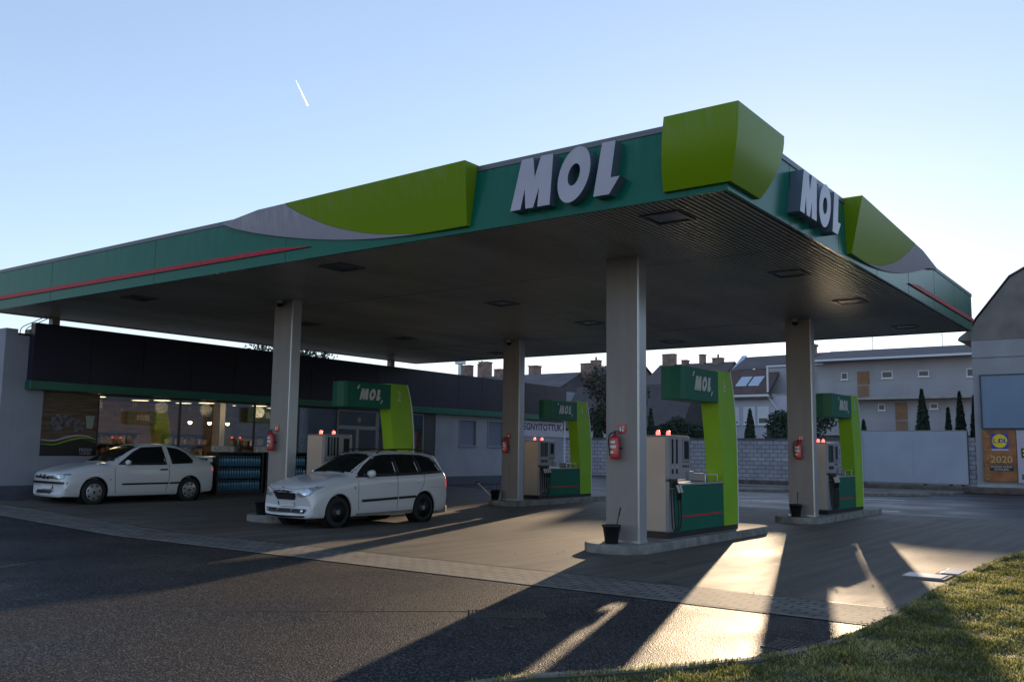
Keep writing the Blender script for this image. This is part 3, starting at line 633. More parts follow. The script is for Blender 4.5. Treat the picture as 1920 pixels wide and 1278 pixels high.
def pump(num, cx, cy, zb, label, nn=4):
    t = thing('fuel_pump', (cx, cy, zb), label, 'fuel pump', 'fuel pumps on the islands')
    MB().box(-.60, -.04, 1.09, 4.19, 0, .09).obj('base_plinth', 'black', t)
    # dispenser: rounded side column + head
    d = MB(); yc = 1.58 if nn == 4 else 1.36; d.box(-.62, -.02, 1.09, yc, .09, 1.0); d.box(-.62, -.02, 1.09, 2.0, 1.001, 1.80)
    d.obj('dispenser_body', 'pump_grey', t, bevel=.05, seg=4)
    MB().box(-.57, -.07, 1.078, 1.092, .12, 1.76).obj('side_panel', 'pump_side', t, bevel=.006)
    for sx in (1, -1):
        X = lambda o: (-.02+o) if sx > 0 else (-.62-o)
        q = lambda o0, o1: (min(X(o0), X(o1)), max(X(o0), X(o1)))
        fp = MB(); a, b = q(0, .006); fp.box(a, b, 1.16, 1.97, 1.02, 1.77); fpo = fp.obj('front_panel', 'pump_grey', t, bevel=.004)
        for i in range(nn):
            y = 1.20+i*.095 if nn == 4 else 1.22+i*.17
            a, b = q(.004, .018); MB().box(a, b, y, y+.045, 1.30, 1.73).obj('price_slot', 'pump_dark' if (i == 1 and nn == 4) else 'screen', fpo)
            MB().box(a, b, y, y+.04, 1.12, 1.20).obj('grade_label', 'screen', fpo)
            MB().box(a, b, y+.005, y+.035, 1.225, 1.255).obj('grade_button', 'white', fpo)
        a, b = q(.004, .022); MB().box(a, b, 1.64, 1.92, 1.32, 1.74).obj('display_bezel', 'frame', fpo, bevel=.01)
        a, b = q(.02, .026); MB().box(a, b, 1.69, 1.87, 1.38, 1.70).obj('display', 'screen', fpo)
        bt = MB(); a, b = q(.004, .014)
        for i in range(4): bt.box(a, b, 1.65+i*.07, 1.68+i*.07, 1.23, 1.27)
        bt.obj('keypad', 'black', fpo)
        a, b = q(.0, .07); MB().box(a, b, 1.80, 1.99, 1.0, 1.16).obj('receipt_box', 'pump_grey', t, bevel=.01)
        # nozzle boot
        a, b = q(.0, .05); MB().box(a, b, 1.14, 1.14+.10*nn+.03, .88, 1.03).obj('nozzle_boot', 'black', t, bevel=.01)
        for i in range(nn):
            y = 1.19+i*.10; s_ = 1 if sx > 0 else -1; x0 = X(.07)
            nz = MB(); nz.tube([(x0, y, .97), (x0+s_*.03, y, .88), (x0+s_*.05, y+.03, .76), (x0+s_*.04, y+.05, .66)], [.016, .028, .026, .02], 8)
            nz.tube([(x0+s_*.02, y, .92), (x0+s_*.09, y+.01, .84), (x0+s_*.06, y+.03, .72)], .009, 6)
            no = nz.obj('nozzle', 'black', t, smooth=True)
            MB().tube([(x0+s_*.06, y-.015, .93), (x0+s_*.085, y+.02, .80)], .022, 6).obj('nozzle_guard', 'white', no)
            ho = MB(); ho.tube(smooth([(x0+s_*.04, y+.05, .66), (x0+s_*.05, y+.06, .45), (x0+s_*.06, y+.01, .22), (x0+s_*.04, y-.07, .14), (x0+s_*.01, y-.10, .22), (x0-s_*.02, y-.08, .55), (x0-s_*.045, y-.05, .85)], 5), .013, 8)
            ho.obj('hose', 'rubber', t, smooth=True)
    # green cabinet with counter
    MB().box(-.60, -.04, yc+.002, 3.50, .09, .90).obj('cabinet', 'pump_green', t, bevel=.008)
    MB().box(-.62, -.02, yc+.002, 3.49, .905, .945).obj('counter', 'pump_grey', t, bevel=.006)
    MB().box(-.61, -.03, 1.62, 3.40, .335, .37).obj('red_line', 'red_paint', t)
    tr = MB(); tr.box(-.5, -.2, 2.95, 3.15, .945, 1.10); tr.obj('towel_dispenser', 'frame', t, bevel=.02)
    gl = MB(); gl.tube([(-.08, 2.75, .945), (-.08, 2.75, 1.08), (-.08, 3.3, 1.08), (-.08, 3.3, .945)], .008, 6); gl.obj('counter_rail', 'trim', t)
    # arch: bowed lime leg
    inn = smooth([(3.50, .09), (3.47, .95), (3.40, 1.7), (3.27, 2.45), (3.20, 3.11)], 5); out = smooth([(3.86, 3.11), (4.03, 2.6), (4.14, 1.9), (4.17, 1.1), (4.17, .09)], 5)
    MB().prism(inn+out, lambda a, b: (-.385, a, b), lambda a, b: (-.03, a, b)).obj('arch', 'pump_lime', t)
    o2 = [(a+.002, b) for a, b in out]; o3 = [(a+.035, b) for a, b in out[::-1]]
    MB().prism(o2+o3, lambda a, b: (-.39, a, b), lambda a, b: (-.025, a, b)).obj('arch_edge', 'gutter', t)
    # header: green box with slightly bowed end
    hd = MB(); prof = [(-.50, 1.78), (-.47, 1.71), (-.28, 1.68), (-.06, 1.70), (-.02, 1.78), (-.02, 3.27), (-.50, 3.27)]
    hd.prism(prof, lambda a, b: (a, b, 2.47), lambda a, b: (a, b, 3.08)); h_ = hd.obj('header', 'pump_green', t, bevel=.008)
    ov = MB()
    lg = mol(h_, lambda a, b, w: (-.017+w, 2.17+a, 2.66+b), .27, .30, .012, 'white', 'white', three=False, slashes=True)
    mol(h_, lambda a, b, w: (-.503-w, 2.95-a, 2.66+b), .27, .30, .012, 'white', 'white', three=False, slashes=True)
    nb = MB(); text_mb(str(num), .36, nb, lambda u, v, w_: (-.026+w_, 3.58+u, 2.80+v), .006, xs=.75); nb.obj('number', 'white', t)
    nb = MB(); text_mb(str(num), .36, nb, lambda u, v, w_: (-.389-w_, 3.58-u, 2.80+v), .006, xs=.75); nb.obj('number', 'white', t)
    for y in (1.22, 1.62):
        l = MB(); l.lathe([(.035, 0), (.04, .02), (.036, .06), (.02, .085), (.001, .09)], n=12); l.obj('signal_lamp', 'red_lamp', t, smooth=True, loc=(-.28, y, 1.80))
    return t
pump(6, *COLS[0], 'fuel pump numbered 6 behind the nearest canopy column, with two nozzles', 2)
pump(8, *COLS[1], 'fuel pump at far right behind the far right column, green header partly hidden')
pump(2, *COLS[2], 'fuel pump numbered 2 behind the white estate car')
pump(4, *COLS[3], 'fuel pump numbered 4 in the middle distance, before the wall banner')

# extinguishers, their plates, buckets and squeegees
EXL = {0: 'nearest column', 1: 'far right column', 2: 'near left column beside the shop windows', 3: 'middle column before the shop wall'}
for i, (cx, cy, zb) in enumerate(COLS):
    ex = thing('fire_extinguisher', (cx-(.40 if i == 0 else .34 if i == 1 else .44), cy-.11, 1.52+(zb-.155)*3), 'red fire extinguisher with black hose hung on the %s' % EXL[i], 'fire extinguisher', 'fire extinguishers on the columns')
    MB().lathe([(.06, 0), (.078, .015), (.08, .05), (.08, .34), (.07, .375), (.035, .40), (.03, .42)], n=20).obj('tank', 'red_paint', ex, smooth=True)
    v_ = MB(); v_.cyl((0, 0, .42), (0, 0, .465), .022); v_.box(-.02, .09, -.012, .012, .465, .48); v_.box(-.02, .075, -.012, .012, .44, .45); v_.obj('valve', 'black', ex)
    MB().tube(smooth([(-.02, 0, .45), (-.10, 0, .42), (-.125, 0, .30), (-.11, 0, .16), (-.09, -.01, .06)], 5), .011, 8).obj('hose', 'rubber', ex, smooth=True)
    lb = MB(); n_ = 9
    for (z0, z1, a0, a1) in ((.27, .31, -60, 30), (.19, .235, -70, 40), (.10, .14, -55, 10)):
        vs = []
        for k in range(n_): a = R_(-90+a0+(a1-a0)*k/(n_-1)); vs += [(.0815*math.cos(a), .0815*math.sin(a), z0), (.0815*math.cos(a), .0815*math.sin(a), z1)]
        lb.add(vs, [(2*k, 2*k+2, 2*k+3, 2*k+1) for k in range(n_-1)])
    lb.obj('tank_label', 'plate', ex)
    br = MB(); br.box(-.085, .085, .06, .108, .18, .20); br.obj('bracket', 'black', ex)
    sg = thing('fire_sign', (cx-(.32 if i == 0 else .30 if i == 1 else .38), cy-.012, 2.03+(zb-.155)*3), 'small red square sign above the extinguisher on the %s' % EXL[i], 'sign', 'red signs above the extinguishers')
    MB().box(-.075, .075, .0, .008, -.075, .075).obj('sign_plate', 'red_paint', sg)
    ic = MB(); ic.box(-.045, -.02, -.004, .0, -.045, .03); ic.box(.0, .03, -.004, .0, -.045, .0); ic.box(.005, .04, -.004, 0, .02, .045); ic.obj('pictogram', 'plate', sg)
BUP = [((-7.79, 13.42, .155), 'nearest column'), ((-7.80, 22.22, .155), 'far right column'), ((-16.66, 13.40, .17), 'near left column, beside the estate car bonnet'), ((-16.93, 22.26, .17), 'middle column')]
for i, ((x, y, z), lb) in enumerate(BUP):
    b_ = thing('bucket', (x, y, z), 'black plastic bucket at the foot of the %s' % lb, 'bucket', 'black wash buckets by the columns')
    MB().lathe([(.10, 0), (.105, .005), (.145, .27), (.158, .27), (.158, .30), (.148, .30), (.14, .27), (.10, .02), (.001, .02)], n=24).obj('pail', 'black', b_, smooth=True)
    MB().tube([(.152*math.cos(t), .152*math.sin(t), .28-.10*abs(math.sin(t))) for t in [math.pi*k/10 for k in range(11)]], .004, 6).obj('handle', 'black', b_)
    lean = ((.10, .03), (.02, .0), (.05, .02), (.0, .03) if i != 3 else (.02, .02))[i if i < 4 else 0]
    q = thing('squeegee', (x+.03, y, z+.03), 'window squeegee standing in the bucket at the %s' % lb, 'squeegee', 'squeegees in the buckets')
    MB().cyl((0, 0, .0), (lean[0]*.9, lean[1], .42), .008, n=8).obj('shaft', 'black', q)
    MB().cyl((lean[0]*.9, lean[1], .42), (lean[0]*1.2, lean[1]*1.2, .56), .014, .012, n=8).obj('grip', 'black', q)
    MB().box(-.09, .09, -.015, .015, -.005, .025).obj('blade', 'rubber', q)
q = thing('squeegee', (-16.98, 22.20, .25), 'pale long handled squeegee leaning out of the bucket at the middle column', 'squeegee')
MB().cyl((0, 0, 0), (-.55, -.05, .42), .008, n=8).obj('shaft', 'plate', q); MB().box(-.64, -.5, -.03, 0, .40, .44).obj('blade', 'rubber', q)

# ------------------------------------------------------------------ shop building
shop = thing('shop', (0, 0, 0), 'long single storey station shop with dark blue parapet, green band and lit windows', 'shop')
XW = -24.0
w_ = MB()
w_.box(-36, XW, 11.06, 11.36, .0, 4.55)                       # end wall towards the road
w_.box(XW-.3, XW, 11.362, 12.12, .0, 4.40); w_.box(XW-.3, XW, 12.121, 22.4, .0, 1.34)
w_.box(XW-.3, XW, 27.62, 36.75, .0, 1.77); w_.box(XW-.3, XW, 27.62, 36.75, 2.90, 4.40)
for (a, b) in ((27.62, 29.06), (30.22, 30.94), (32.12, 36.75)): w_.box(XW-.3, XW, a, b, 1.771, 2.899)
w_.box(-36, XW-.301, 36.45, 36.75, .0, 4.4); w_.box(-36.3, -36.001, 11.06, 36.75, 0, 4.4)
w_.obj('wall', 'wall_white', shop)
MB().box(XW-.3, XW-.02, 26.98, 27.61, .2, 4.4).obj('dark_pier', 'darkframe', shop)
p = MB(); p.box(XW+.001, XW+.03, 11.05, 22.35, .0, .60); p.box(XW+.001, XW+.03, 27.63, 36.77, .0, .58); p.box(-36, XW+.03, 11.03, 11.049, 0, .60); p.obj('plinth', 'wall_plinth', shop)
MB().box(-35.9, XW-.05, 11.4, 36.4, 4.401, 4.46).obj('roof', 'black', shop)
pp = MB()
ys_ = [11.66, 13.2, 14.75, 16.3, 17.85, 19.4, 20.95, 22.5, 24.05, 25.6, 27.15, 28.7, 30.25, 31.8, 33.35, 34.9, 36.70]
for a, b in zip(ys_, ys_[1:]):
    zt = lambda y: 4.74-(y-11.66)*.0052
    o = len(pp.v)
    for yy in (a+.006, b-.006): pp.v += [(XW+.02, yy, 3.26), (XW+.24, yy, 3.26), (XW+.24, yy, zt(yy)), (XW+.02, yy, zt(yy))]
    pp.f += [(o+i, o+(i+1) % 4, o+4+(i+1) % 4, o+4+i) for i in range(4)]+[(o+3, o+2, o+1, o), (o+4, o+5, o+6, o+7)]; pp.mi += [0]*6
pp.obj('parapet_cladding', 'parapet', shop)
pl = MB(); pl.box(XW-.28, XW+.018, 11.66, 36.7, 3.27, 4.58); pl.obj('parapet_frame', 'black', shop)
pl = MB(); pl.box(XW+.24, XW+.246, 11.67, 36.69, 4.28, 4.287); pl.obj('parapet_joint', 'black', shop)
MB().box(XW+.0, XW+.28, 11.62, 36.74, 3.03, 3.255).obj('green_band', 'band', shop, bevel=.01)
MB().box(XW-.28, XW+.02, 12.12, 26.98, 3.0, 3.028).obj('window_head', 'darkframe', shop)
# glazing
def pane(y0, y1, z0, z1, name='shop_window', fr='darkframe', fw=.04):
    f = MB(); X0, X1 = XW-.08, XW-.02
    f.box(X0, X1, y0, y0+fw, z0, z1); f.box(X0, X1, y1-fw, y1, z0, z1); f.box(X0, X1, y0+fw, y1-fw, z0, z0+fw); f.box(X0, X1, y0+fw, y1-fw, z1-fw, z1)
    o = f.obj(name, fr, shop); MB().box(XW-.055, XW-.045, y0+fw, y1-fw, z0+fw, z1-fw).obj('pane', 'glass', o); return o
for a, b in ((13.66, 16.2), (16.2, 18.9), (18.9, 20.7), (20.7, 22.42)): pane(a, b, 1.345, 3.0, fw=.025)
for a, b in ((22.44, 23.42), (23.42, 24.42)):
    o = pane(a, b, .30, 2.37, 'shop_door', 'frame', .06); MB().cyl((XW+.03, b-.14, 1.0), (XW+.03, b-.14, 1.5), .014, n=8).obj('door_handle', 'trim', o)
pane(22.44, 24.42, 2.375, 3.0, fr='frame', fw=.06); pane(24.44, 26.96, .30, 3.0, fr='frame', fw=.05)
# poster window
pw = MB(); pw.box(XW-.06, XW-.03, 12.13, 13.65, 1.345, 3.0); po = pw.obj('poster_panel', 'poster_wood', shop)
X = XW-.028
MB().prism([(12.13, 1.345), (13.65, 1.345), (13.65, 1.68)]+smooth([(13.65, 1.68), (13.2, 1.80), (12.8, 1.76), (12.4, 1.68), (12.13, 1.70)], 5)[1:], lambda a, b: (X-.002, a, b), lambda a, b: (X+.002, a, b)).obj('dark_print', 'poster_dark', po)
def rib(pts, w0, m, nm, x):
    a = smooth(pts, 5); up = [(y, z+w0*(.35+.65*math.sin(math.pi*i/(len(a)-1)))) for i, (y, z) in enumerate(a)]
    MB().prism(a+up[::-1], lambda p, q: (x, p, q), lambda p, q: (x+.002, p, q)).obj(nm, m, po)
rib([(12.14, 1.76), (12.5, 1.73), (12.9, 1.84), (13.3, 1.87), (13.64, 1.78)], .035, 'sign_white', 'light_ribbon', X+.004)
rib([(12.14, 1.65), (12.5, 1.63), (12.9, 1.74), (13.3, 1.82), (13.6, 1.80)], .03, 'pump_lime', 'green_ribbon', X+.007)
MB().lathe([(.001, 0), (.21, .002), (.22, .004), (.001, .006)], c=(X, 12.55, 2.22), n=20, axis='x').obj('plate_print', 'poster_print', po)
MB().lathe([(.001, 0), (.15, .002), (.16, .004), (.001, .006)], c=(X+.003, 12.82, 2.28), n=18, axis='x').obj('plate_print', 'poster_print', po)
MB().prism([(13.02, 1.98), (13.25, 1.98), (13.30, 2.30), (12.98, 2.30)], lambda a, b: (X, a, b), lambda a, b: (X+.006, a, b)).obj('cup_print', 'poster_print', po)
MB().prism([(13.36, 2.08), (13.52, 2.08), (13.57, 2.42), (13.31, 2.42)], lambda a, b: (X, a, b), lambda a, b: (X+.006, a, b)).obj('cup_print', 'wetmetal', po)
tb = MB(); text_mb('FRESH', .13, tb, lambda u, v, w__: (X+.006+w__, 13.36+u, 1.50+v), .002); text_mb('CORNER', .08, tb, lambda u, v, w__: (X+.006+w__, 13.36+u, 1.41+v), .002); tb.obj('lettering', 'sign_white', po)
# snowflake stickers
for i, (y, z, r) in enumerate(((14.72, 2.78, .10), (14.35, 2.62, .05), (16.5, 2.72, .08), (17.2, 2.62, .09), (18.0, 2.5, .09), (19.3, 2.62, .09), (23.5, 2.66, .10))):
    s = MB()
    for k in range(6):
        a = math.pi*k/3; s.cyl((0, .3*r*math.cos(a), .3*r*math.sin(a)), (0, r*math.cos(a), r*math.sin(a)), .014 if r > .06 else .02, n=5)
        b = a+math.pi/3; s.cyl((0, .45*r*math.cos(a), .45*r*math.sin(a)), (0, .45*r*math.cos(b), .45*r*math.sin(b)), .012, n=5)
    tag(s.obj('snowflake_sticker', 'white', loc=(XW-.03, y, z)), 'white snowflake sticker on the shop glass, number %s along from the poster' % ['one', 'two and smallest', 'three', 'four', 'five', 'six', 'seven, above the door'][i], 'sticker', 'snowflake stickers on the shop glass')
# windows of the white part
for (a, b) in ((29.07, 30.21), (30.95, 32.11)):
    f = MB(); z0, z1 = 1.775, 2.895; X0, X1 = XW-.10, XW+.015
    f.box(X0, X1, a, a+.06, z0, z1); f.box(X0, X1, b-.06, b, z0, z1); f.box(X0, X1, a+.06, b-.06, z0, z0+.06); f.box(X0, X1, a+.06, b-.06, z1-.06, z1); f.box(X0, XW+.04, a+.0, b, z0-.03, z0-.002)
    o = f.obj('window', 'frame', shop); MB().box(XW-.08, XW-.07, a+.06, b-.06, z0+.06, z1-.06).obj('pane', mat('blind %d' % a, (.17, .17, .24), .15), o)
bn = thing('banner', (XW+.02, 34.9, 2.70), 'white banner with dark capital letters under the green band at the shop end', 'banner')
MB().box(0, .01, -1.85, 1.82, -.42, .27).obj('banner_sheet', 'sign_white', bn)
tb = MB(); text_mb('MEGNYITOTTUK', .42, tb, lambda u, v, w__: (.012+w__, u-.02, v+.0), .004, xs=1.07, bold=.010); tb.obj('lettering', mat('banner ink', (.05, .02, .09), .6), bn)
for y_ in (36.85,):
    MB().cyl((XW+.05, y_, .2), (XW+.05, y_, 4.3), .04, n=8).obj('downpipe', 'gutter', shop)
# interior
inn_ = MB(); inn_.box(-31.2, -31.0, 12.0, 27.0, .25, 3.2); inn_.box(-31.0, XW-.32, 11.9, 12.0, .25, 3.2); inn_.box(-31.0, XW-.32, 27.0, 27.1, .25, 3.2); inn_.obj('interior_wall', 'interior', shop)
MB().box(-31.0, XW-.31, 12.0, 27.0, 3.2, 3.26).obj('interior_ceiling', 'interior_dark', shop); MB().box(-31.0, XW-.31, 12.0, 27.0, .22, .27).obj('interior_floor', 'interior_dark', shop)
MB().box(-30.99, -30.9, 12.2, 26.9, 2.1, 3.1).obj('wood_cladding', 'wood', shop)
MB().box(-27.8, -27.5, 20.35, 20.65, .27, 3.2).obj('interior_column', 'pump_side', shop)
for i, (x, y) in enumerate(((-27.6, 15.6), (-28.4, 17.6), (-27.6, 17.9), (-28.6, 19.4), (-27.7, 19.7), (-28.5, 21.2), (-27.6, 21.9), (-28.6, 23.4), (-28.6, 14.6))):
    t = thing('ceiling_lamp', (x, y, 3.2), 'lit round ceiling lamp inside the shop, %s row, %s from the poster end' % ('front' if x > -28 else 'rear', ['second', 'second', 'third', 'third', 'fourth', 'fourth', 'fifth', 'fifth', 'first'][i]), 'ceiling lamp', 'lit round ceiling lamps inside the shop')
    MB().lathe([(.30, 0), (.30, -.05), (.28, -.06)], n=20).obj('lamp_rim', 'black', t); MB().lathe([(.27, -.055), (.27, -.066), (.001, -.067)], n=20).obj('diffuser', 'lamp', t)
    if i % 2 == 0:
        ld = bpy.data.lights.new('lamp_light', 'POINT'); ld.energy = 10; ld.color = (1, .66, .36); ld.shadow_soft_size = .2
        lo_ = bpy.data.objects.new('lamp_light', ld); SC.collection.objects.link(lo_); lo_.parent = t; lo_.location = (0, 0, -.30)
for i, y in enumerate((18.25, 19.0, 19.72)):
    t = thing('pendant_lamp', (-26.5, y, 2.42), 'small glowing pendant lamp inside the shop, %s of three' % ['leftmost', 'middle', 'rightmost'][i], 'pendant lamp', 'three glowing pendant lamps inside the shop')
    MB().cyl((0, 0, .10), (0, 0, .78), .006, n=6).obj('cord', 'black', t); MB().lathe([(.04, .10), (.07, .05), (.075, .02)], n=14).obj('shade', 'black', t)
    MB().lathe([(.001, -.07), (.045, -.05), (.065, 0), (.05, .035), (.001, .04)], n=14).obj('bulb', 'lamp2', t, smooth=True)
rq = random.Random(5)
for i, (x, y0, y1) in enumerate(((-28.9, 13.2, 15.4), (-28.9, 15.8, 18.0), (-28.2, 18.5, 20.2), (-28.2, 21.0, 23.4), (-28.2, 23.9, 26.3))):
    t = thing('shop_shelf', (x, y0, .27), 'dark shelving stacked with goods inside the shop, %s unit from the poster end' % ['first', 'second', 'third', 'fourth', 'fifth'][i], 'shelving', 'shelving units inside the shop')
    L_ = y1-y0; f = MB(); f.box(-.25, -.2, 0, L_, 0, 1.75)
    for z in (.1, .55, 1.0, 1.4, 1.75): f.box(-.2, .15, 0, L_, z, z+.03)
    f.obj('shelf_frame', 'interior_dark', t); g_ = MB()
    for z in (.13, .58, 1.03, 1.43):
        yy = .03
        while yy < L_-.12: wd = rq.uniform(.05, .13); g_.box(-.1, .1, yy, yy+wd-.01, z, z+rq.uniform(.16, .30), rq.randrange(4)); yy += wd
    g_.obj('goods', ['carton', 'wood', 'interior_dark', 'wood'], t)
# water racks in front of the windows
bottle0 = None
def rack(y0, y1, label):
    t = thing('drinks_rack', (-23.5, y0, .245), label, 'drinks rack', 'racks of bottled water outside the shop'); L_ = y1-y0
    f = MB(); f.box(-.35, -.32, 0, L_, 0, 1.20); f.box(-.32, .2, 0, .06, 0, 1.20); f.box(-.32, .2, L_-.06, L_, 0, 1.20)
    f.box(-.35, .22, -.005, L_+.005, 1.201, 1.24); f.box(-.32, .19, .06, L_-.06, .0, .08); f.obj('rack_frame', 'black', t)
    for z in (.08, .44, .80): MB().box(-.31, .19, .062, L_-.062, z, z+.02).obj('shelf', 'steel_dark', t)
    return t
wb = thing('water_bottle', (0, 0, -50), 'blue water bottle in the rows of bottled water outside the shop', 'bottle', 'blue water bottles on the racks outside the shop')
MB().lathe([(.035, 0), (.042, .02), (.042, .20), (.036, .235), (.014, .275), (.014, .285)], n=10).obj('bottle_body', 'bottle_blue', wb, smooth=True)
MB().cyl((0, 0, .285), (0, 0, .305), .017, n=8).obj('cap', 'bottle_cap', wb)
first = True
for r_, (a, b) in enumerate(((17.05, 18.75), (18.85, 20.55), (20.62, 22.3))):
    rack(a, b, 'black rack of blue water bottles %s' % ['behind the boot of the white coupe', 'just left of the near left column', 'between the near left column and pump 2'][r_])
    for zi, z in enumerate((.10, .46, .82)):
        yy = a+.13
        while yy < b-.1:
            o = wb if first else copy_tree(wb); first = False
            o.location = (-23.40, yy, .245+z); yy += .098
            o['label'] = 'blue water bottle in the row on the %s shelf of the %s rack' % (['bottom', 'middle', 'top'][zi], ['left hand', 'middle', 'right hand'][r_])
for i, (y, lw) in enumerate(((17.4, .62), (18.9, .5), (19.95, .35))):
    tag(MB().box(-.14, .14, -lw/2, lw/2, 0, .17).obj('carton', 'carton', loc=(-23.55, y, 1.486)), 'printed carton on top of the drinks racks, %s' % ['widest one behind the coupe boot', 'middle one', 'smallest one beside the column'][i], 'carton', 'printed cartons on the drinks racks')
# cables from shop roof up to the canopy
for i, d in enumerate((0, .14)):
    tag(MB().tube(smooth([(-24.1, 11.45+d, 4.45), (-24.1, 11.5+d, 4.62), (-24.05, 11.75+d, 4.78), (-24.0, 12.1+d, 5.0)], 6), .012, 6).obj('cable', 'black'), 'dark curved cable from the shop roof to the canopy, %s one' % ['left', 'right'][i], 'cable', 'two curved cables at the canopy corner')

# ------------------------------------------------------------------ cars
def interp(tab, x):
    if x <= tab[0][0]: return tab[0][1:]
    for i in range(len(tab)-1):
        a, b = tab[i], tab[i+1]
        if a[0] <= x <= b[0]:
            p, q = tab[max(i-1, 0)], tab[min(i+2, len(tab)-1)]; t = (x-a[0])/(b[0]-a[0]); out = []
            for k in range(1, len(a)):
                d = b[0]-a[0]
                m0 = (b[k]-p[k])/(b[0]-p[0])*d; m1 = (q[k]-a[k])/(q[0]-a[0])*d
                sl = b[k]-a[k]
                if sl == 0: m0 = m1 = 0
                out.append((2*t**3-3*t*t+1)*a[k]+(t**3-2*t*t+t)*m0+(-2*t**3+3*t*t)*b[k]+(t**3-t*t)*m1)
            return out
    return tab[-1][1:]
def body_mesh(tab, cf, cr, L_, sh=.03):
    xs = sorted(set([0, .015, .035, L_, L_-.015, L_-.035]+[i*L_/110 for i in range(111)]))
    rings = []
    for x in xs:
        T, B, W, Wr, S = interp(tab, x)
        B = min(B, T-.05)
        Te = T-.055 if T-B > .2 else T-.03
        if x < .04 or x > L_-.04: pass
        half = [(0, S), (.45*W, S), (.80*W, S), (.93*W, S+.025), (.985*W, S+.09), (1.0*W, S+.20), (1.012*W, S+.5*(B-S)), (1.008*W, B-.15), (.995*W, B-.06), (.972*W, B)]
        for k in (.25, .5, .75): half.append((.972*W+(Wr-.972*W)*k+.012*math.sin(math.pi*k), B+(Te-B)*k))
        half += [(Wr, Te), (Wr*.93, Te+(T-Te)*.55), (Wr*.75, Te+(T-Te)*.82), (Wr*.4, T-.004), (0, T)]
        half = [(abs(y), z) for y, z in half]
        ring = [(-y, z) for y, z in half]+[(y, z) for y, z in half[-2:0:-1]]
        fall = max(0, 1-x/.75)**1.2; fr = max(0, 1-(L_-x)/.6)**1.2
        rings.append([(x+cf*fall*(abs(y)/W)**2.4-cr*fr*(abs(y)/W)**2.4, y, z) for y, z in ring])
    n = len(rings[0]); mb = MB()
    mb.add([p for r in rings for p in r], [(i*n+k, i*n+(k+1) % n, (i+1)*n+(k+1) % n, (i+1)*n+k) for i in range(len(rings)-1) for k in range(n)]+[tuple(range(n-1, -1, -1)), tuple(range((len(rings)-1)*n, len(rings)*n))])
    return mb
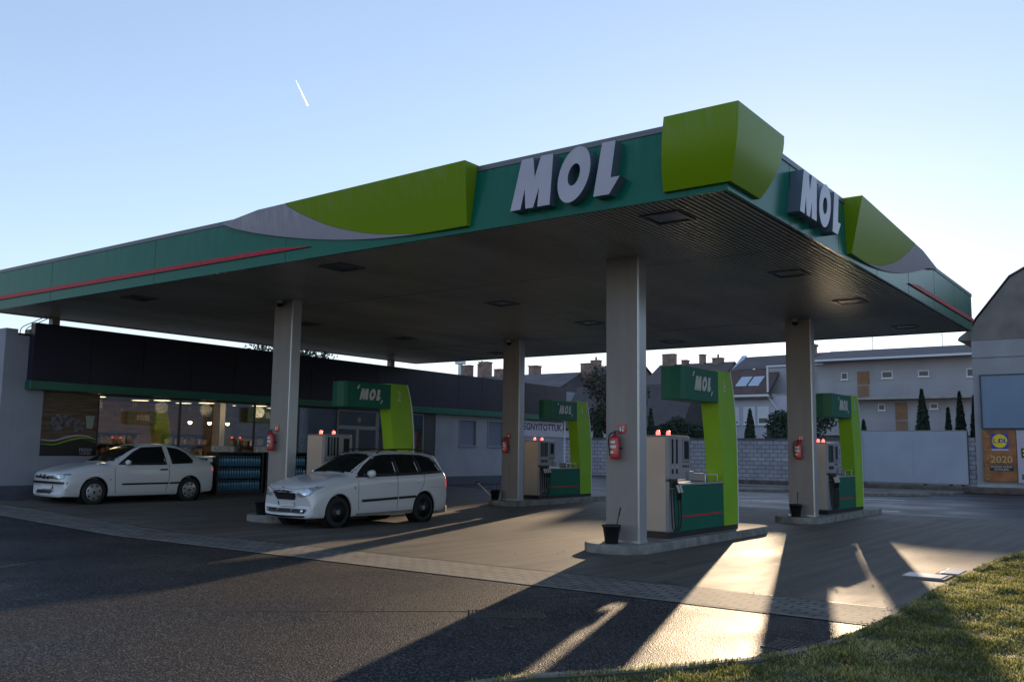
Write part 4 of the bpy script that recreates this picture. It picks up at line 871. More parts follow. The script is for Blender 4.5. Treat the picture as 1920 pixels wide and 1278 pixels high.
def build_car(name, label, tab, cf, cr, L_, wheels, rw, loc, rz, scale, det):
    t = thing(name, loc, label, 'car', 'white cars on the forecourt', rz); t.scale = scale
    bmb = body_mesh(tab, cf, cr, L_)
    bvh = BVHTree.FromPolygons([Vector(v) for v in bmb.v], bmb.f)
    body = bmb.obj('body', 'carpaint', t, smooth=True)
    # wheel arches
    cut = MB()
    for wx in wheels:
        for sy in (-1, 1): cut.cyl((wx, sy*.50, rw+.005), (wx, sy*1.1, rw+.005), rw+.052, n=40)
    co = cut.obj('cut', 'black', None); 
    md = body.modifiers.new('b', 'BOOLEAN'); md.object = co; md.operation = 'DIFFERENCE'; md.solver = 'EXACT'
    co.matrix_world = Matrix.Translation(Vector(loc)) @ Matrix.Rotation(rz, 4, 'Z') @ Matrix.Diagonal((*scale, 1))
    bpy.context.view_layer.update()
    me = bpy.data.meshes.new_from_object(body.evaluated_get(bpy.context.evaluated_depsgraph_get()))
    body.modifiers.clear(); body.data = me; bpy.data.objects.remove(co)
    for pl_ in me.polygons: pl_.use_smooth = True
    try: me.set_sharp_from_angle(angle=R_(38))
    except Exception: pass
    def cast(o, d):
        h, nrm, i, dist = bvh.ray_cast(Vector(o), Vector(d))
        if h is None: h, nrm, i, dist = bvh.find_nearest(Vector(o)+Vector(d)*2)
        return h, nrm
    def side(sy): return (lambda a, b: ((a, sy*2, b), (0, -sy, 0)))
    front = lambda a, b: ((-1, a, b), (1, 0, 0))
    rear = lambda a, b: ((L_+1, a, b), (-1, 0, 0))
    top = lambda a, b: ((a, b, 3), (0, 0, -1))
    def conform(nm, outline, fn, m, off=.005, rings=6, parent=t, sm=True):
        k = 3
        pts = []
        for i in range(len(outline)):
            a, b = outline[i], outline[(i+1) % len(outline)]
            for j in range(k): pts.append((a[0]+(b[0]-a[0])*j/k, a[1]+(b[1]-a[1])*j/k))
        cx = sum(p_[0] for p_ in pts)/len(pts); cy = sum(p_[1] for p_ in pts)/len(pts)
        vs = []; fs = []; n = len(pts)
        o, d = fn(cx, cy); h, nr = cast(o, d); d0 = Vector(d); vs.append(h-d0*off)
        for r in range(1, rings+1):
            for p_ in pts:
                o, d = fn(cx+(p_[0]-cx)*r/rings, cy+(p_[1]-cy)*r/rings); h, nr = cast(o, d); vs.append(h-Vector(d)*off)
        for i in range(n): fs.append((0, 1+i, 1+(i+1) % n))
        for r in range(rings-1):
            for i in range(n): a = 1+r*n+i; b = 1+r*n+(i+1) % n; fs.append((a, a+n, b+n, b))
        # short rim so that it has thickness
        base = len(vs)
        for i in range(n): vs.append(Vector(vs[1+(rings-1)*n+i])+d0*(off+.004))
        for i in range(n): a = 1+(rings-1)*n+i; b = 1+(rings-1)*n+(i+1) % n; fs.append((a, base+i, base+(i+1) % n, b))
        return MB().add(vs, fs).obj(nm, m, parent, smooth=sm)
    def ribbon(nm, pts, wd, fn, m, off=.004, parent=t, horiz=True, step=.06):
        P = []
        for a, b in zip(pts, pts[1:]):
            n_ = max(1, int(math.hypot(b[0]-a[0], b[1]-a[1])/step))
            for j in range(n_): P.append((a[0]+(b[0]-a[0])*j/n_, a[1]+(b[1]-a[1])*j/n_))
        P.append(pts[-1]); vs = []; fs = []
        for i, p_ in enumerate(P):
            a = P[max(i-1, 0)]; b = P[min(i+1, len(P)-1)]; l = math.hypot(b[0]-a[0], b[1]-a[1]) or 1; nx, ny = -(b[1]-a[1])/l, (b[0]-a[0])/l
            for s_ in (-.5, .5):
                o, d = fn(p_[0]+nx*wd*s_, p_[1]+ny*wd*s_); h, nr = cast(o, d); vs.append(h-Vector(d)*off)
            for s_ in (.5, -.5):
                o, d = fn(p_[0]+nx*wd*s_, p_[1]+ny*wd*s_); h, nr = cast(o, d); vs.append(h+Vector(d)*.004)
        for i in range(len(P)-1):
            for k in range(4): a = i*4+k; b = i*4+(k+1) % 4; fs.append((a, b, b+4, a+4))
        return MB().add(vs, fs).obj(nm, m, parent)
    det(t, conform, ribbon, side, front, rear, top, cast)
    # wheels
    for wx in wheels:
        for sy in (-1, 1):
            yy = sy*.70
            ty = MB(); R = rw
            ty.lathe([(R*.66, -.10), (R*.80, -.105), (R*.95, -.095), (R, -.07), (R, .07), (R*.95, .095), (R*.80, .105), (R*.66, .10)], c=(0, 0, 0), n=40, axis='y')
            ty.f = ty.f[:-2]; ty.mi = ty.mi[:-2]
            tyre = ty.obj('wheel', 'rubber', t, smooth=True, loc=(wx, yy, R))
            det_w = name == 'white_coupe'
            if det_w:
                hb = MB(); hb.lathe([(.001, sy*.100), (R*.18, sy*.102), (R*.30, sy*.090), (R*.63, sy*.098), (R*.67, sy*.088)], n=40, axis='y'); hb.obj('wheel_trim', 'hubcap', tyre, smooth=True)
                for k in range(7): a = 2*math.pi*k/7+.2; c_ = Vector((math.cos(a)*R*.50, sy*.094, math.sin(a)*R*.50)); MB().cyl(c_, c_+Vector((0, sy*.006, 0)), R*.085, n=10).obj('trim_opening', 'black', tyre)
                MB().cyl((0, sy*.100, 0), (0, sy*.108, 0), R*.10, n=12).obj('hub_centre', 'black', tyre)
            else:
                hb = MB(); hb.lathe([(.001, sy*.075), (R*.2, sy*.085), (R*.35, sy*.070), (R*.55, sy*.045), (R*.64, sy*.085), (R*.67, sy*.09)], n=40, axis='y'); hb.obj('rim', 'steel_dark', tyre, smooth=True)
                cp = MB(); cp.cyl((0, sy*.08, 0), (0, sy*.10, 0), R*.17, n=14)
                for k in range(5): a = 2*math.pi*k/5; c_ = Vector((math.cos(a)*R*.30, sy*.078, math.sin(a)*R*.30)); cp.cyl(c_, c_+Vector((0, sy*.012, 0)), .012, n=6)
                cp.obj('hub_cap', 'frame', tyre)
            wl = MB(); wl.lathe([(R+.047, -sy*.16), (R+.047, sy*.085)], n=30, axis='y')
            wl.f = wl.f[:-2]; wl.mi = wl.mi[:-2]; wl.obj('wheel_well', 'black', t, loc=(wx, yy, R+.005))
    MB().box(.6, L_-.5, -.55, .55, .17, .30).obj('underbody', 'black', t)
    return t

def det_estate(t, conform, ribbon, side, front, rear, top, cast):
    for sy in (-1, 1):
        s = side(sy)
        conform('window_surround', [(1.28, .955), (1.60, 1.20), (1.90, 1.375), (2.15, 1.412), (2.7, 1.425), (3.3, 1.41), (3.62, 1.36), (3.80, 1.24), (3.93, 1.03), (3.3, 1.0), (2.4, .975)], s, 'black', .006, 14)
        conform('front_window', [(1.50, .995), (1.86, 1.28), (2.05, 1.375), (2.38, 1.395), (2.42, 1.005)], s, 'carglass', .012, 9)
        conform('rear_window', [(2.50, 1.005), (2.47, 1.395), (3.02, 1.395), (3.12, 1.015)], s, 'carglass', .012, 9)
        conform('quarter_window', [(3.20, 1.02), (3.14, 1.39), (3.50, 1.35), (3.70, 1.24), (3.83, 1.06)], s, 'carglass', .012, 9)
        ribbon('door_seam', [(1.36, .95), (1.33, .80), (1.34, .40), (1.40, .24)], .009, s, 'black', .002)
        ribbon('door_seam', [(2.45, .97), (2.45, .26)], .009, s, 'black', .002)
        ribbon('door_seam', [(3.28, 1.0), (3.25, .80), (3.02, .52), (2.98, .27), (1.40, .25)], .009, s, 'black', .002)
        ribbon('rubbing_strip', [(1.42, .50), (2.0, .515), (2.44, .53)], .05, s, 'black', .014)
        ribbon('rubbing_strip', [(2.47, .531), (3.0, .545)], .05, s, 'black', .014)
        ribbon('sill', [(1.3, .235), (2.2, .235), (2.95, .24)], .05, s, 'carpaint_dirty', .003)
        conform('indicator', [(1.22, .73), (1.22, .78), (1.25, .78), (1.25, .73)], s, 'frame', .006, 2)
        for hx in (2.20, 3.05): ribbon('door_handle', [(hx, .835), (hx+.17, .845)], .028, s, 'carpaint', .028)
        ribbon('fuel_flap' if sy > 0 else 'rear_crease', [(3.35, .74), (3.95, .70)], .006, s, 'carpaint_dirty', .004)
        mr = MB(); mr.lathe([(.001, -.12), (.07, -.10), (.09, -.02), (.085, .06), (.02, .09)], n=14); o = mr.obj('mirror', 'carpaint', t, smooth=True, loc=(1.62, sy*.90, 1.03), rot=(R_(90), 0, 0)); o.scale = (.75, .85, 1.0)
        MB().box(1.57, 1.67, min(sy*.80, sy*.88), max(sy*.80, sy*.88), .965, 1.0).obj('mirror_arm', 'black', t)
        MB().tube(smooth([(2.05, sy*.545, 1.43), (2.2, sy*.56, 1.50), (2.9, sy*.56, 1.525), (3.5, sy*.545, 1.495), (3.72, sy*.53, 1.435)], 6), .014, 8).obj('roof_rail', 'black', t, smooth=True)
        f = lambda a, b, s_=sy: ((-.6, a*1.0, b), (1, 0, 0))
        conform('headlight', [(sy*.40, .615), (sy*.46, .69), (sy*.58, .745), (sy*.72, .80), (sy*.775, .80), (sy*.77, .72), (sy*.70, .635), (sy*.55, .60)], front, 'lens', .012, 6)
        conform('fog_grille', [(sy*.24, .30), (sy*.24, .37), (sy*.64, .375), (sy*.60, .30)], front, 'black', .006, 4)
        conform('fog_lamp', [(sy*.53, .315), (sy*.53, .36), (sy*.58, .36), (sy*.58, .315)], front, 'lens', .014, 2)
        conform('tail_light', [(sy*.62, .70), (sy*.60, .82), (sy*.655, .98), (sy*.77, .95), (sy*.79, .80), (sy*.74, .72)], rear, 'tail', .012, 6)
        conform('tail_light_side', [(4.00, .72), (3.97, .85), (4.03, .97), (4.10, .93), (4.15, .80), (4.15, .73)], s, 'tail', .012, 5)
    conform('windscreen', [(-.66, 1.035), (-.62, 1.15), (-.565, 1.32), (-.53, 1.405), (0, 1.435), (.53, 1.405), (.565, 1.32), (.62, 1.15), (.66, 1.035), (0, 1.06)], front, 'carglass', .006, 8)
    conform('rear_screen', [(-.52, 1.05), (-.48, 1.34), (.48, 1.34), (.52, 1.05)], rear, 'carglass', .006, 6)
    conform('grille', [(-.34, .70), (-.33, .60), (-.27, .535), (.27, .535), (.33, .60), (.34, .70), (0, .725)], front, 'black', .006, 6)
    ribbon('grille_surround', [(-.37, .715), (0, .745), (.37, .715)], .022, front, 'trim', .012)
    conform('emblem', [(-.045, .74), (0, .70), (.045, .74), (0, .785)], front, 'trim', .016, 3)
    conform('lower_intake', [(-.20, .30), (-.20, .37), (.20, .37), (.20, .30)], front, 'black', .006, 4)
    conform('number_plate', [(-.25, .415), (-.25, .505), (.25, .505), (.25, .415)], front, 'plate', .02, 3, sm=False)
    conform('plate_band', [(.21, .418), (.21, .502), (.248, .502), (.248, .418)], front, 'plateblue', .024, 2, sm=False)
    conform('rear_plate', [(-.26, .58), (-.26, .68), (.26, .68), (.26, .58)], rear, 'plate', .015, 3, sm=False)
    ribbon('bonnet_seam', [(-.60, .765), (-.36, .735), (0, .755), (.36, .735), (.60, .765)], .008, front, 'black', .003)
    ribbon('splitter', [(-.62, .235), (0, .225), (.62, .235)], .035, front, 'black', .01)
    MB().tube([(3.55, 0, 1.45), (3.70, 0, 1.63)], .006, 6).obj('aerial', 'black', t)
    MB().tube([(1.22, -.45, 1.035), (1.38, -.05, 1.135)], .008, 6).obj('wiper', 'black', t); MB().tube([(1.22, .15, 1.04), (1.36, .5, 1.10)], .008, 6).obj('wiper', 'black', t)
    MB().tube(smooth([(2.62, -.58, 1.49), (2.62, 0, 1.515), (2.62, .58, 1.49)], 4), .013, 6).obj('roof_bar', 'black', t)
def det_coupe(t, conform, ribbon, side, front, rear, top, cast):
    for sy in (-1, 1):
        s = side(sy)
        conform('window_surround', [(1.40, .895), (1.85, 1.20), (2.06, 1.30), (2.60, 1.325), (2.66, .89), (2.0, .885)], s, 'black', .006, 14)
        conform('door_window', [(1.50, .915), (1.90, 1.19), (2.10, 1.285), (2.58, 1.30), (2.63, .91)], s, 'carglass', .012, 9)
        conform('rear_side_window', [(2.79, .905), (2.73, 1.315), (3.02, 1.275), (3.26, 1.17), (3.42, 1.0), (3.38, .925)], s, 'carglass', .006, 7)
        ribbon('door_seam', [(1.33, .93), (1.32, .60), (1.36, .26)], .009, s, 'black', .002); ribbon('door_seam', [(2.72, .90), (2.72, .60), (2.64, .27)], .009, s, 'black', .002)
        ribbon('rubbing_strip', [(1.50, .455), (2.2, .46), (2.70, .462)], .038, s, 'black', .014); ribbon('rubbing_strip', [(2.73, .462), (3.08, .465)], .038, s, 'black', .014)
        ribbon('door_handle', [(2.46, .775), (2.66, .785)], .035, s, 'black', .018)
        conform('indicator', [(1.20, .555), (1.20, .58), (1.24, .58), (1.24, .555)], s, 'frame', .006, 2)
        conform('headlight', [(sy*.42, .585), (sy*.42, .665), (sy*.60, .70), (sy*.76, .70), (sy*.77, .64), (sy*.70, .59)], front, 'lens', .012, 6)
        conform('grille', [(sy*.03, .575), (sy*.03, .665), (sy*.10, .68), (sy*.17, .66), (sy*.16, .575)], front, 'black', .008, 4)
        conform('grille', [(sy*.21, .59), (sy*.21, .655), (sy*.40, .655), (sy*.40, .59)], front, 'black', .008, 4)
        conform('tail_light', [(sy*.48, .70), (sy*.48, .84), (sy*.74, .84), (sy*.76, .72)], rear, 'tail', .01, 5)
        mr = MB(); mr.lathe([(.001, -.10), (.06, -.08), (.075, -.01), (.06, .07), (.01, .08)], n=12); o = mr.obj('mirror', 'carpaint', t, smooth=True, loc=(1.60, sy*.88, .95), rot=(R_(90), 0, 0)); o.scale = (.7, .8, 1)
    ribbon('bumper_strip', [(-.80, .50), (-.5, .50), (0, .50), (.5, .50), (.80, .50)], .05, front, 'black', .014)
    conform('windscreen', [(-.66, .955), (-.60, 1.10), (-.55, 1.25), (-.53, 1.315), (0, 1.34), (.53, 1.315), (.55, 1.25), (.60, 1.10), (.66, .955), (0, .975)], front, 'carglass', .006, 8)
    conform('rear_screen', [(-.54, 1.08), (-.48, 1.29), (.48, 1.29), (.54, 1.08)], rear, 'carglass', .006, 6)
    conform('number_plate', [(-.26, .36), (-.26, .455), (.26, .455), (.26, .36)], front, 'plate', .02, 3, sm=False)
    conform('lower_intake', [(-.34, .265), (-.34, .335), (.34, .335), (.34, .265)], front, 'black', .006, 4)
    sp = MB(); sp.prism([(3.86, 1.065), (4.10, 1.10), (4.11, 1.075), (3.90, 1.035)], lambda a, b: (a, -.66, b), lambda a, b: (a, .66, b)); sp.obj('spoiler', 'carpaint', t, bevel=.008)
    for sy in (-1, 1): MB().box(3.93, 4.03, min(sy*.64, sy*.56), max(sy*.64, sy*.56), .95, 1.06).obj('spoiler_stand', 'carpaint', t)

TAB_E = [(0, .68, .50, .74, .58, .25), (.05, .765, .60, .78, .62, .20), (.20, .845, .70, .805, .65, .185), (.5, .915, .79, .815, .67, .18), (.9, .985, .86, .815, .69, .18), (1.18, 1.025, .905, .82, .67, .18),
         (1.45, 1.175, .93, .82, .64, .18), (1.75, 1.345, .945, .82, .61, .18), (2.0, 1.435, .955, .82, .595, .18), (2.3, 1.472, .962, .82, .59, .18), (2.8, 1.484, .972, .82, .585, .18), (3.4, 1.462, .985, .82, .57, .19),
         (3.80, 1.425, .995, .805, .54, .20), (3.96, 1.36, 1.0, .795, .525, .21), (4.08, 1.13, .98, .78, .56, .23), (4.18, .92, .80, .75, .60, .26), (4.24, .78, .62, .70, .58, .32)]
TAB_C = [(0, .64, .48, .74, .58, .24), (.04, .705, .56, .78, .62, .19), (.18, .765, .65, .805, .65, .18), (.6, .86, .76, .815, .66, .17), (1.0, .925, .83, .82, .68, .17), (1.25, .945, .85, .82, .67, .17),
         (1.55, 1.115, .87, .82, .64, .17), (1.88, 1.285, .88, .82, .60, .17), (2.15, 1.365, .885, .82, .585, .17), (2.5, 1.392, .89, .82, .58, .17), (2.9, 1.372, .895, .82, .575, .17), (3.2, 1.30, .90, .81, .57, .18),
         (3.5, 1.155, .905, .80, .58, .19), (3.75, 1.035, .905, .79, .62, .20), (3.98, .995, .90, .77, .62, .22), (4.09, .92, .82, .75, .62, .24), (4.14, .80, .66, .70, .58, .30)]
def place(contact, direction, wx, half):
    """origin (nose centre) from the near side front tyre contact point; direction = towards the tail"""
    d = Vector(direction).normalized(); s = Vector((-d.y, d.x)); a = math.atan2(d.y, d.x)
    o = Vector(contact)-d*wx+s*half; return o, a
o_, a_ = place((-14.34, 13.51), (.052, .9986), .83*1.02, .80*1.02)
build_car('white_estate', 'white estate car with black roof rails and dark wheels beside the near left column', TAB_E, .17, .14, 4.24, (.83, 3.28), .30, (o_.x, o_.y, .008), a_, (1.02, 1.02, 1.07), det_estate)
o_, a_ = place((-21.87, 12.46), (.052, .9986), .85*1.06, .80*1.06)
build_car('white_coupe', 'older white two door car with silver wheel trims and boot spoiler by the shop', TAB_C, .15, .12, 4.14, (.85, 3.30), .29, (o_.x, o_.y, .17), a_, (1.06, 1.06, 1.10), det_coupe)

# ------------------------------------------------------------------ walls, billboards and buildings behind
MB().box(-34, -12.9, 46.5, 46.75, 0, 2.36).obj('w', 'block').name = 'block_wall'
bw = bpy.data.objects['block_wall']; tag(bw, 'long grey concrete block wall with dark capping behind the forecourt', 'wall')
MB().box(-34, -12.9, 46.45, 46.80, 2.361, 2.44).obj('wall_capping', 'blockcap', bw)
sw = MB().box(-8.4, -7.96, 46.5, 46.75, 0, 2.5).obj('block_wall', 'block'); tag(sw, 'narrow stub of block wall between the blank billboard and the gabled building', 'wall')
bb = thing('billboard', (-10.62, 46.38, .36), 'blank pale grey billboard standing low in front of the wall', 'billboard')
for (a, b) in ((-2.32, 0), (0.004, 2.32)): MB().box(a, b, -.02, .02, .04, 2.42).obj('billboard_sheet', 'billboard', bb)
f = MB(); f.box(-2.36, 2.36, .021, .10, 0, 2.46); f.obj('backing_board', 'blockcap', bb); f = MB(); f.box(-2.36, 2.36, -.03, .02, 0, .038); f.box(-2.36, 2.36, -.03, .02, 2.422, 2.47); f.obj('billboard_frame', 'frame', bb)
MB().box(-13.0, -12.94, 46.3, 46.5, 0, 2.5).obj('w', 'darkframe').name = 'post'
tag(bpy.data.objects['post'], 'thin dark post at the left end of the blank billboard', 'post')

# big gabled building at the right edge
gb = thing('gabled_building', (-3, 46.3, 0), 'tall windowless grey gabled building at the right edge with posters on its wall', 'building')
out = [(-4.93, 0), (-4.93, 7.42), (-4.66, 7.86), (-3.23, 9.68), (-2.0, 10.35), (0, 11.2), (2.0, 10.35), (3.23, 9.68), (4.66, 7.86), (4.93, 7.42), (4.93, 0)]
lo = [(-4.93, 0), (-4.93, 6.9), (4.93, 6.9), (4.93, 0)]
MB().prism(lo, lambda a, b: (a, .02, b), lambda a, b: (a, 14, b)).obj('wall', 'gable2', gb)
MB().prism([(-4.93, 6.905)]+out[1:-1]+[(4.93, 6.905)], lambda a, b: (a, .0, b), lambda a, b: (a, 14, b)).obj('gable_wall', 'gable', gb)
rf = MB()
for a, b in zip(out[1:-2], out[2:-1]):
    rf.add([(a[0]*1.01, -.06, a[1]+.02), (b[0]*1.01, -.06, b[1]+.02), (b[0]*1.01, 14.1, b[1]+.02), (a[0]*1.01, 14.1, a[1]+.02), (a[0]*1.01, -.06, a[1]+.10), (b[0]*1.01, -.06, b[1]+.10), (b[0]*1.01, 14.1, b[1]+.10), (a[0]*1.01, 14.1, a[1]+.10)], [(0,1,2,3), (4,5,6,7), (0,1,5,4), (1,2,6,5), (2,3,7,6), (3,0,4,7)])
rf.obj('roof', 'tile_dark', gb)
MB().prism([(-4.94, 6.95), (-5.55, 6.98), (-5.50, 7.12), (-4.94, 7.55)], lambda a, b: (a, .3, b), lambda a, b: (a, 14, b)).obj('eave', 'gable', gb)
MB().box(-4.95, 4.95, -.06, .019, 0, .42).obj('plinth', 'concrete', gb)
MB().box(-4.93, 4.93, -.015, -.002, 6.10, 6.13).obj('wall_line', 'gable', gb)
b2 = thing('billboard', (-5.08, 46.2, 2.88), 'blank pale blue billboard in a dark frame high on the gabled building', 'billboard')
MB().box(-2.50, 2.50, -.0, .04, .05, 2.40).obj('billboard_sheet', 'billboard_blue', b2)
f = MB(); f.box(-2.56, 2.56, -.03, .06, 0, .05); f.box(-2.56, 2.56, -.03, .06, 2.40, 2.45); f.box(-2.56, -2.50, -.03, .06, .05, 2.40); f.box(2.50, 2.56, -.03, .06, .05, 2.40); f.obj('billboard_frame', 'darkframe', b2)
po = thing('poster', (-7.64, 46.23, .55), 'brown advertising poster with blue and yellow round logo and gold 2020', 'poster')
Fp = lambda a, b, w__: (a, -w__, b)
MB().box(0, 1.34, 0, .04, 0, 2.28).obj('poster_sheet', 'poster_brown', po)
MB().box(.36, 1.04, -.006, -.001, 1.45, 2.14).obj('logo_square', 'blueprint', po); MB().box(.36, 1.04, -.006, -.001, 1.38, 1.445).obj('white_line', 'white', po)
c_ = MB(); c_.cyl((.70, -.007, 1.80), (.70, -.011, 1.80), .315, n=40); c_.obj('logo_ring', 'red_paint', po)
c_ = MB(); c_.cyl((.70, -.0115, 1.80), (.70, -.015, 1.80), .298, n=40); c_.obj('logo_disc', 'yellow', po)
tb = MB(); text_mb('L', .26, tb, lambda u, v, w__: (.50+u, -.018-w__, 1.80+v), .003, bold=.01); text_mb('DL', .26, tb, lambda u, v, w__: (.83+u, -.018-w__, 1.80+v), .003, bold=.01); tb.obj('logo_letters', 'blueprint', po)
tb = MB(); text_mb('i', .28, tb, lambda u, v, w__: (.635+u, -.018-w__, 1.80+v), .003, shear=.3, bold=.012); tb.obj('logo_letter', 'red_paint', po)
tb = MB(); text_mb('2020', .42, tb, lambda u, v, w__: (.74+u, -.006-w__, .97+v), .006, xs=1.05, bold=.006); tb.obj('lettering', 'gold', po)
MB().box(.26, 1.20, -.006, -.001, .48, .72).obj('dark_bar', 'poster_dark', po)
tb = MB(); text_mb('BOLDOG ÚJ ÉVET', .11, tb, lambda u, v, w__: (.73+u, -.009-w__, .655+v), .003, bold=.002); text_mb('KÍVÁNUNK!', .11, tb, lambda u, v, w__: (.73+u, -.009-w__, .54+v), .003, bold=.002); tb.obj('lettering', 'white', po)
rg = random.Random(2); sp = MB()
for i in range(46):
    z = rg.uniform(.05, 2.2); a = rg.uniform(.05, .30); sp.box(a, a+rg.uniform(.02, .07), -.005, -.001, z, z+rg.uniform(.01, .04))
sp.obj('gold_confetti', 'gold', po)
p2 = thing('poster', (-6.27, 46.23, .52), 'white advertising poster with a dark and yellow sign, beside the brown one', 'poster')
MB().box(0, 1.34, 0, .04, 0, 2.30).obj('poster_sheet', 'sign_white', p2); MB().box(.16, .80, -.006, -.001, 1.10, 1.52).obj('dark_square', 'poster_dark', p2)
tb = MB(); tb.box(.22, .34, -.010, -.007, 1.34, 1.46); tb.box(.38, .72, -.010, -.007, 1.36, 1.44); tb.box(.22, .50, -.010, -.007, 1.18, 1.28); tb.obj('yellow_print', 'yellow', p2)
MB().box(.14, .40, -.006, -.001, .16, .38).obj('small_picture', 'poster_print', p2)

def window(parent, x0, x1, z0, z1, y, fr='gutter', gl='glass_dark', nm='window', sill=True, shutter=0):
    f = MB(); t_ = .07
    f.box(x0, x0+t_, y-.05, y, z0, z1); f.box(x1-t_, x1, y-.05, y, z0, z1); f.box(x0+t_, x1-t_, y-.05, y, z0, z0+t_); f.box(x0+t_, x1-t_, y-.05, y, z1-t_, z1)
    if sill: f.box(x0-.06, x1+.06, y-.12, y, z0-.07, z0-.003)
    o = f.obj(nm, fr, parent); MB().box(x0+t_, x1-t_, y-.02, y-.012, z0+t_, z1-t_).obj('pane', gl, o)
    if shutter: MB().box(x0+t_, x1-t_, y-.045, y-.03, z0+t_+(z1-z0)*(1-shutter), z1-t_).obj('shutter', 'shutter', o)
    return o
# white house with brown tiled roof
hs = thing('white_house', (0, 57, 0), 'white house with roller shutters, brown tiled roof and two skylights behind the block wall', 'house')
MB().box(-24.6, -18.0, .0, 9, 0, 5.30).obj('wall', 'house_white', hs)
MB().add([(-24.9, -.45, 5.40), (-21.45, -.45, 5.40), (-21.45, 1.95, 7.22), (-24.9, 1.95, 7.22)], [(0, 1, 2, 3)]).add([(-24.9, -.45, 5.28), (-21.45, -.45, 5.28), (-21.45, 1.95, 7.10), (-24.9, 1.95, 7.10)], [(3, 2, 1, 0)]).obj('roof', 'tile_brown', hs)
MB().add([(-24.9, 1.94, 7.22), (-17.8, 1.94, 7.28), (-17.8, 4.6, 8.42), (-24.9, 4.6, 8.34), (-17.8, 9.2, 6.3), (-24.9, 9.2, 6.3)], [(0, 1, 2, 3), (3, 2, 4, 5)]).add([(-24.85, .1, 5.3), (-24.85, 8.9, 5.3), (-24.85, 4.6, 8.3)], [(0, 1, 2)]).obj('upper_roof', 'tile_grey', hs)
v_ = MB(); v_.add([(-25.2, -.55, 5.35), (-24.85, -.55, 5.35), (-24.85, 4.6, 8.46), (-25.2, 4.6, 8.46), (-25.2, -.55, 5.15), (-24.85, -.55, 5.15), (-24.85, 4.6, 8.26), (-25.2, 4.6, 8.26)], [(0,1,2,3), (4,5,6,7), (0,1,5,4), (1,2,6,5), (2,3,7,6), (3,0,4,7)]); v_.obj('verge_flashing', 'zinc', hs)
MB().box(-24.6, -21.4, -.58, -.44, 5.24, 5.38).obj('gutter', 'gutter', hs)
MB().box(-24.6, -21.3, -.42, -.02, 5.12, 5.235).obj('eave_board', 'gable', hs)
for (a, b) in ((-23.95, -23.22), (-23.08, -22.38)):
    sl = MB(); s_ = (7.22-5.40)/2.4; q = lambda y, o: 5.40+(y+.45)*s_+o
    sl.add([(a, .35, q(.35, .06)), (b, .35, q(.35, .06)), (b+.12, 1.15, q(1.15, .06)), (a+.12, 1.15, q(1.15, .06)), (a, .35, q(.35, -.05)), (b, .35, q(.35, -.05)), (b+.12, 1.15, q(1.15, -.05)), (a+.12, 1.15, q(1.15, -.05))], [(0,1,2,3), (0,1,5,4), (1,2,6,5), (2,3,7,6), (3,0,4,7)]); sl.obj('skylight', 'zinc', hs)
for (a, b, sh) in ((-24.5, -23.6, .9), (-23.28, -22.5, .9), (-22.33, -21.6, .72)): window(hs, a, b, 3.50, 4.62, -.005, shutter=sh)
# recessed balcony at the right end
MB().box(-21.40, -18.0, -.02, 2.2, 5.3, 5.42).obj('balcony_floor', 'concrete', hs)
MB().box(-22.3, -18.0, 1.6, 1.93, 5.0, 7.2).obj('balcony_wall', 'house_grey', hs)
MB().box(-21.0, -20.35, 1.55, 1.599, 5.5, 7.0).obj('balcony_shutter', 'shutter', hs); MB().box(-20.3, -19.9, 1.55, 1.599, 5.5, 7.0).obj('balcony_door', 'door_wood', hs)
fr_ = MB(); fr_.box(-21.60, -21.50, -.3, -.2, 5.5, 7.15); fr_.box(-21.60, -18, -.35, -.2, 7.10, 7.20); fr_.obj('balcony_frame', 'gutter', hs)
MB().tube([(-21.5, -.45, 5.3), (-21.35, -.3, 5.0), (-21.0, -.06, 4.4), (-21.0, -.06, .5)], .05, 6).obj('downpipe', 'gutter', hs)

def rescale(t, s):
    l = t.location; t.location = (l.x*s, l.y*s, 1.65+(l.z-1.65)*s); t.scale = (s, s, s)
rescale(hs, 1.351)
# long two storey building with access galleries
bl = thing('apartment_building', (0, 77, 0), 'long pale two storey building with railed access galleries and wooden doors, behind the conifers', 'building')
MB().box(-24.9, -12.6, 0, 9, 0, 9.35).obj('wall', 'house_grey', bl)
MB().add([(-25.2, -1.3, 9.40), (-12.2, -1.3, 9.30), (-12.2, 4.5, 10.62), (-25.2, 4.5, 10.62), (-12.2, 9.4, 9.4), (-25.2, 9.4, 9.4)], [(0, 1, 2, 3), (3, 2, 4, 5)]).obj('roof', 'tile_grey', bl)
MB().add([(-25.2, -1.28, 9.28), (-12.2, -1.28, 9.18), (-12.2, .2, 9.30), (-25.2, .2, 9.40)], [(0, 1, 2, 3)]).obj('eave_soffit', 'house_white', bl)
MB().box(-25.2, -12.2, -1.45, -1.29, 9.20, 9.36).obj('gutter', 'gutter', bl)
for zz, x0 in ((6.12, -24.8), (3.30, -24.8)):
    MB().box(x0, -12.4, -1.3, -.01, zz-.10, zz+.08).obj('gallery_slab', 'concrete', bl)
    r = MB(); r.box(x0, -12.4, -1.28, -1.24, zz+1.03, zz+1.07)
    for k in range(5): r.box(x0, -12.4, -1.27, -1.255, zz+.22+k*.17, zz+.235+k*.17)
    xx = x0
    while xx < -12.4: r.box(xx, xx+.04, -1.28, -1.24, zz+.08, zz+1.03); xx += 1.45
    r.obj('railing', 'rail', bl)
for (a, b, z0, z1) in ((-23.0, -22.45, 7.75, 8.33), (-19.8, -18.95, 7.75, 8.32), (-17.05, -16.25, 7.78, 8.28), (-13.6, -12.95, 7.65, 8.3), (-20.15, -19.6, 5.2, 5.7), (-16.3, -15.7, 5.25, 5.7), (-23.2, -22.7, 5.2, 5.7)): window(bl, a, b, z0, z1, -.005)
